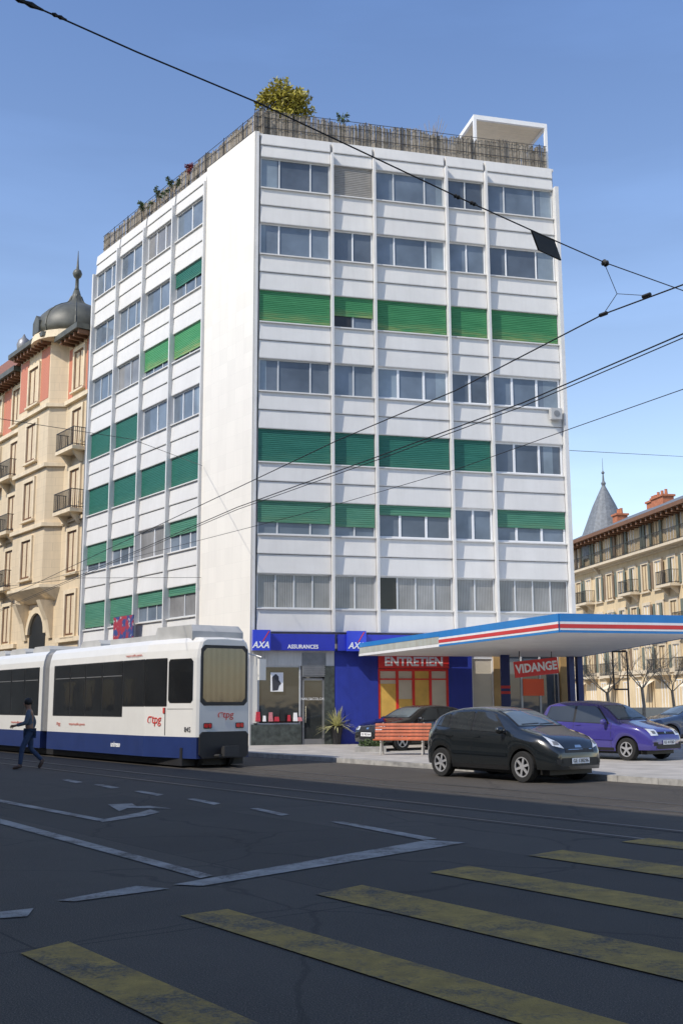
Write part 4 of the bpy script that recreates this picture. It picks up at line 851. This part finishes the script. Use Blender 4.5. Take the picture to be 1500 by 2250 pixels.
def owin(t,o,z0,w_,h,surr=True,par=lb,Fm=FL,fm=None,tm=None,gm=None):
    wd=window(Fm,t-w_/2,t+w_/2,z0,z0+h,o+.03,[.5],fm or A['brnf'],gm or A['gblk'],par,.06,dep=.06)
    if surr:
        m=MB(Fm); m.box(t-w_/2-.18,t-w_/2-.003,o-.02,o+.1,z0-.1,z0+h+.2); m.box(t+w_/2+.003,t+w_/2+.18,o-.02,o+.1,z0-.1,z0+h+.2); m.box(t-w_/2-.003,t+w_/2+.003,o-.02,o+.1,z0+h+.003,z0+h+.22); m.box(t-w_/2-.25,t+w_/2+.25,o-.02,o+.18,z0-.2,z0-.1); m.build('surround',tm or A['lbp'],wd)
    return wd
def balcony(t,o,z,w_,par,Fm=FL,dep=.7,mat=None):
    m=MB(Fm); m.box(t-w_/2,t+w_/2,o,o+dep,z-.18,z); 
    for q in (-.32,.32): m.loft([[(t+w_*q-.09,o,z-.18),(t+w_*q+.09,o,z-.18),(t+w_*q+.09,o+dep*.8,z-.18),(t+w_*q-.09,o+dep*.8,z-.18)],[(t+w_*q-.09,o,z-.7),(t+w_*q+.09,o,z-.7),(t+w_*q+.09,o+.1,z-.7),(t+w_*q-.09,o+.1,z-.7)]])
    bl=m.build('balcony',mat or A['lbp'],par)
    m=MB(Fm); k=int(w_/.11)
    for zz in (z+.06,z+.92): m.box(t-w_/2,t+w_/2,o+dep-.06,o+dep-.03,zz,zz+.035); m.box(t-w_/2,t-w_/2+.03,o,o+dep-.06,zz,zz+.035); m.box(t+w_/2-.03,t+w_/2,o,o+dep-.06,zz,zz+.035)
    for i in range(k+1): x=t-w_/2+.02+(w_-.04)*i/k; m.box(x-.01,x+.01,o+dep-.055,o+dep-.035,z,z+.92)
    for i in range(6):
        y=o+.05+(dep-.1)*i/6; m.box(t-w_/2,t-w_/2+.02,y,y+.02,z,z+.92); m.box(t+w_/2-.02,t+w_/2,y,y+.02,z,z+.92)
    m.build('railing',A['iron'],bl)
for i,z in enumerate(LZ):
    owin(16.75,0,z,1.15,2.0)
    if i: owin(21.0,.75,z,1.3,1.95)
    for t in (25.6,28.6,31.6): owin(t,0,z,1.1,2.0)
m=MB(FL); P=[(19.9,3.9),(22.1,3.9),(22.1,5.2)]+[(21+1.1*math.cos(math.pi*k/12),5.2+1.1*math.sin(math.pi*k/12)) for k in range(1,12)]+[(19.9,5.2)]
m.poly([(a,.02,b) for a,b in P]); lo=m.build('arched_opening',A['gblk'],lb)
m=MB(FL); Q=[(math.cos(math.pi*k/12),math.sin(math.pi*k/12)) for k in range(13)]
m.loft([[(21+r1*c_,o,5.2+r1*s_) for r1,o in ((1.08,.0),(1.08,.14),(1.4,.14),(1.4,.0))] for c_,s_ in Q]); m.build('arch_surround',A['lbp'],lo)
for a,b in ((15.25,15.95),(17.55,18.15),(23.95,24.8),(26.4,27.8),(29.4,30.8)):
    m=MB(FL); m.box(a,b,-.02,.012,16.98,19.75); m.build('brick_panel',A['brk'],lb)
for a,b in ((18.95,20.1),(21.9,23.1)):
    m=MB(FL); m.box(a,b,.74,.765,17.3,20.1); m.build('brick_panel',A['brk'],lb)
for t,z in ((16.75,LZ[3]-.15),(16.75,LZ[2]-.15),(25.6,LZ[3]-.15),(25.6,LZ[2]-.15),(25.6,LZ[1]-.15),(28.6,LZ[3]-.15)): balcony(t,0,z,2.2,lb)
for t in (17,24.6,27.5,30.5):
    m=MB(FL); P=[(t-1.1,0),(t+1.1,0),(t+1.1,2.6)]+[(t+1.1*math.cos(math.pi*k/10),2.6+1.1*math.sin(math.pi*k/10)) for k in range(1,10)]+[(t-1.1,2.6)]
    m.poly([(a,.015,b) for a,b in P]); m.build('shop_arch',A['gdark'],lb)
m=MB(FL); m.tube([(15.32,.12,.1),(15.32,.12,19.8)],.06,8); m.build('drainpipe',A['gmet'],lb)
# ---------------------------------------------------------------- building at right
P0=atY(1500,1545,75); P0.z=0; dv=Vector((-.174,.985,0)).normalized(); FB=frame(P0,dv,Vector((-dv.y,dv.x,0)))
rbd=thing('old_building','yellow rendered apartment house with slate roof and grey spire at far right','building',P0,math.atan2(dv.y,dv.x))
m=MB(FB); m.box(-14,20,-12,0,0,14.6); m.build('wall',A['rbs'],rbd)
for a,b,o,z,h in ((-14,20.05,.16,12.1,.2),(-14,20.05,.16,3.6,.3)): m=MB(FB); m.box(a,b,-.1,o,z,z+h); m.build('cornice',A['rbp'],rbd)
m=MB(FB); m.box(-14.2,20.2,-.1,1.1,14.6,14.88); m.build('eave',A['brnf'],rbd)
m=MB(FB); m.loft([[(-14.1,1.0,14.885),(20.1,1.0,14.885),(20.1,-12,14.885),(-14.1,-12,14.885)],[(-14.1,-2.6,16.5),(18,-2.6,16.5),(18,-9.5,16.5),(-14.1,-9.5,16.5)]]); rf=m.build('roof',A['slate'],rbd)
q=-3.5
while q<20: m=MB(FB); m.box(q,q+.2,.05,.95,14.33,14.6); m.build('eave_bracket',A['brnf'],rbd); q+=.8
for t,o,h,w_ in ((6.6,-2.2,16.9,1.9),(13.0,-1.6,16.6,.9),(.4,-2.5,16.9,1.0),(9.6,-3,17.1,.9)):
    m=MB(FB); m.box(t-w_/2,t+w_/2,o-.9,o,15.2,h); m.box(t-w_/2-.1,t+w_/2+.1,o-1,o+.1,h,h+.15)
    for k in range(3): m.lathe([(.14,0),(.11,.4),(.13,.42),(.1,.45)],(t-w_/2+w_*(k+.5)/3,o-.45,h+.15),8)
    m.build('chimney',A['terr'],rf)
m=MB(FB); m.lathe([(2.0,13.3),(2.05,14.5),(2.35,14.55),(1.9,15.5),(1.0,17.8),(.14,19.6)],(15.4,-1.8,0),20); tw=m.build('spire',A['slate'],rbd,False)
m=MB(FB); m.lathe([(.12,19.5),(.22,19.8),(.1,20.0),(.06,20.6),(.16,20.7),(.03,20.9),(.012,22.0)],(15.4,-1.8,0),8); m.build('finial',A['slate'],tw)
random.seed(21)
for fl in range(5):
    z=.6+3.0*fl if fl else .8
    for k in range(14):
        t=-8+2.1*k; mt=A['shgr'] if (k+fl)%4 else A['shbr']
        wd=owin(t,0,z,.95,1.9 if fl else 2.3,fl in(1,2,3),rbd,FB,A['wfr'] if (k*7+fl)%3 else A['shbr'],A['rbp'],A['gdark'] if (k+2*fl)%3==0 else A['gblk'])
        if fl>0:
            for sgn in (-1,1):
                if random.random()<.25: continue
                a=t+sgn*.80 if random.random()<.75 else t+sgn*.22
                m=MB(FB); m.box(a-.16,a+.16,.105,.15,z,z+1.9); m.build('shutter',mt,wd)
        elif k%3==0:
            m=MB(FB); m.loft([[(t-.55,.05,3.1),(t+.55,.05,3.1),(t+.55,.04,3.1),(t-.55,.04,3.1)],[(t-.55,.9,2.6),(t+.55,.9,2.6),(t+.55,.9,2.58),(t-.55,.9,2.58)]]); m.build('awning',A['cream'],rbd)
for k,z in ((5,6.6),(5,3.6),(9,6.6),(9,3.6),(12,6.6),(7,9.6),(11,9.6),(3,6.6),(3,3.6),(4,9.6),(7,6.6),(11,3.6)): balcony(-8+2.1*k,.0,z,2.2,rbd,FB,.8,A['rbp'])
balcony(3,0,12.45,31,rbd,FB,.7,A['rbp'])
# low wall and bare trees before it
a=atY(1288,1545,58); b=atY(1420,1545,58); m=MB(); m.box(a.x,b.x+6,58,58.3,PZ,1.3); wl=tag(m.build('garden_wall',A['rbp']),'low pale wall behind the forecourt below the yellow house','wall')
def baretree(px,Y,H,label,seed):
    random.seed(seed); b=atY(px,1545,Y); b.z=PZ; t=thing('bare_tree',label,'tree',b,group=None); tk=MB(); cr=MB()
    tk.tube([b,b+Vector((.05,0,H*.25)),b+Vector((0,.05,H*.42))],[.11,.085,.075],8)
    def br(p,d,l,q,dep):
        e=p+d*l; md=p.lerp(e,.5)+Vector((random.uniform(-.06,.06),random.uniform(-.06,.06),random.uniform(-.02,.08)))*l
        cr.tube([p,md,e],[q,q*.8,q*.6],5)
        if dep:
            for _ in range(random.choice((2,3,4))):
                nd=(d+Vector((random.uniform(-.8,.8),random.uniform(-.8,.8),random.uniform(-.2,.8)))).normalized(); br(p.lerp(e,random.uniform(.55,1)),nd,l*random.uniform(.55,.85),q*.55,dep-1)
    for k in range(5):
        a=k*1.25+random.uniform(-.3,.3); br(b+Vector((0,0,H*.4)),Vector((math.cos(a),math.sin(a),random.uniform(.5,1.4))).normalized(),H*.23,.03,3)
    tk.build('trunk',A['bark'],t); cr.build('crown',A['twig'],t)
baretree(1335,50,4.6,'left bare pollarded tree below the canopy at right',3); baretree(1412,54,5.2,'middle bare pollarded tree below the canopy at right',5); baretree(1240,56,4.5,'bare tree furthest left beside the building corner',8); baretree(1478,60,5.0,'bare tree at the right edge before the yellow house',9)
# ---------------------------------------------------------------- building behind the viewer that shades the street
nb=thing('opposite_building','plain rendered building across the street that shades the road','building',FS@Vector((0,-6,0)))
m=MB(FS); m.box(-60,220,-18,-5,0,18.4); m.build('wall',A['nbw'],nb)
m=MB(FS)
for i in range(5):
    for k in range(40): x=-50+k*3.2; m.box(x,x+1.3,-5.02,-4.97,1.2+3.3*i,3.2+3.3*i)
g=m.build('window',A['gdark'],nb); g['kind']='stuff'
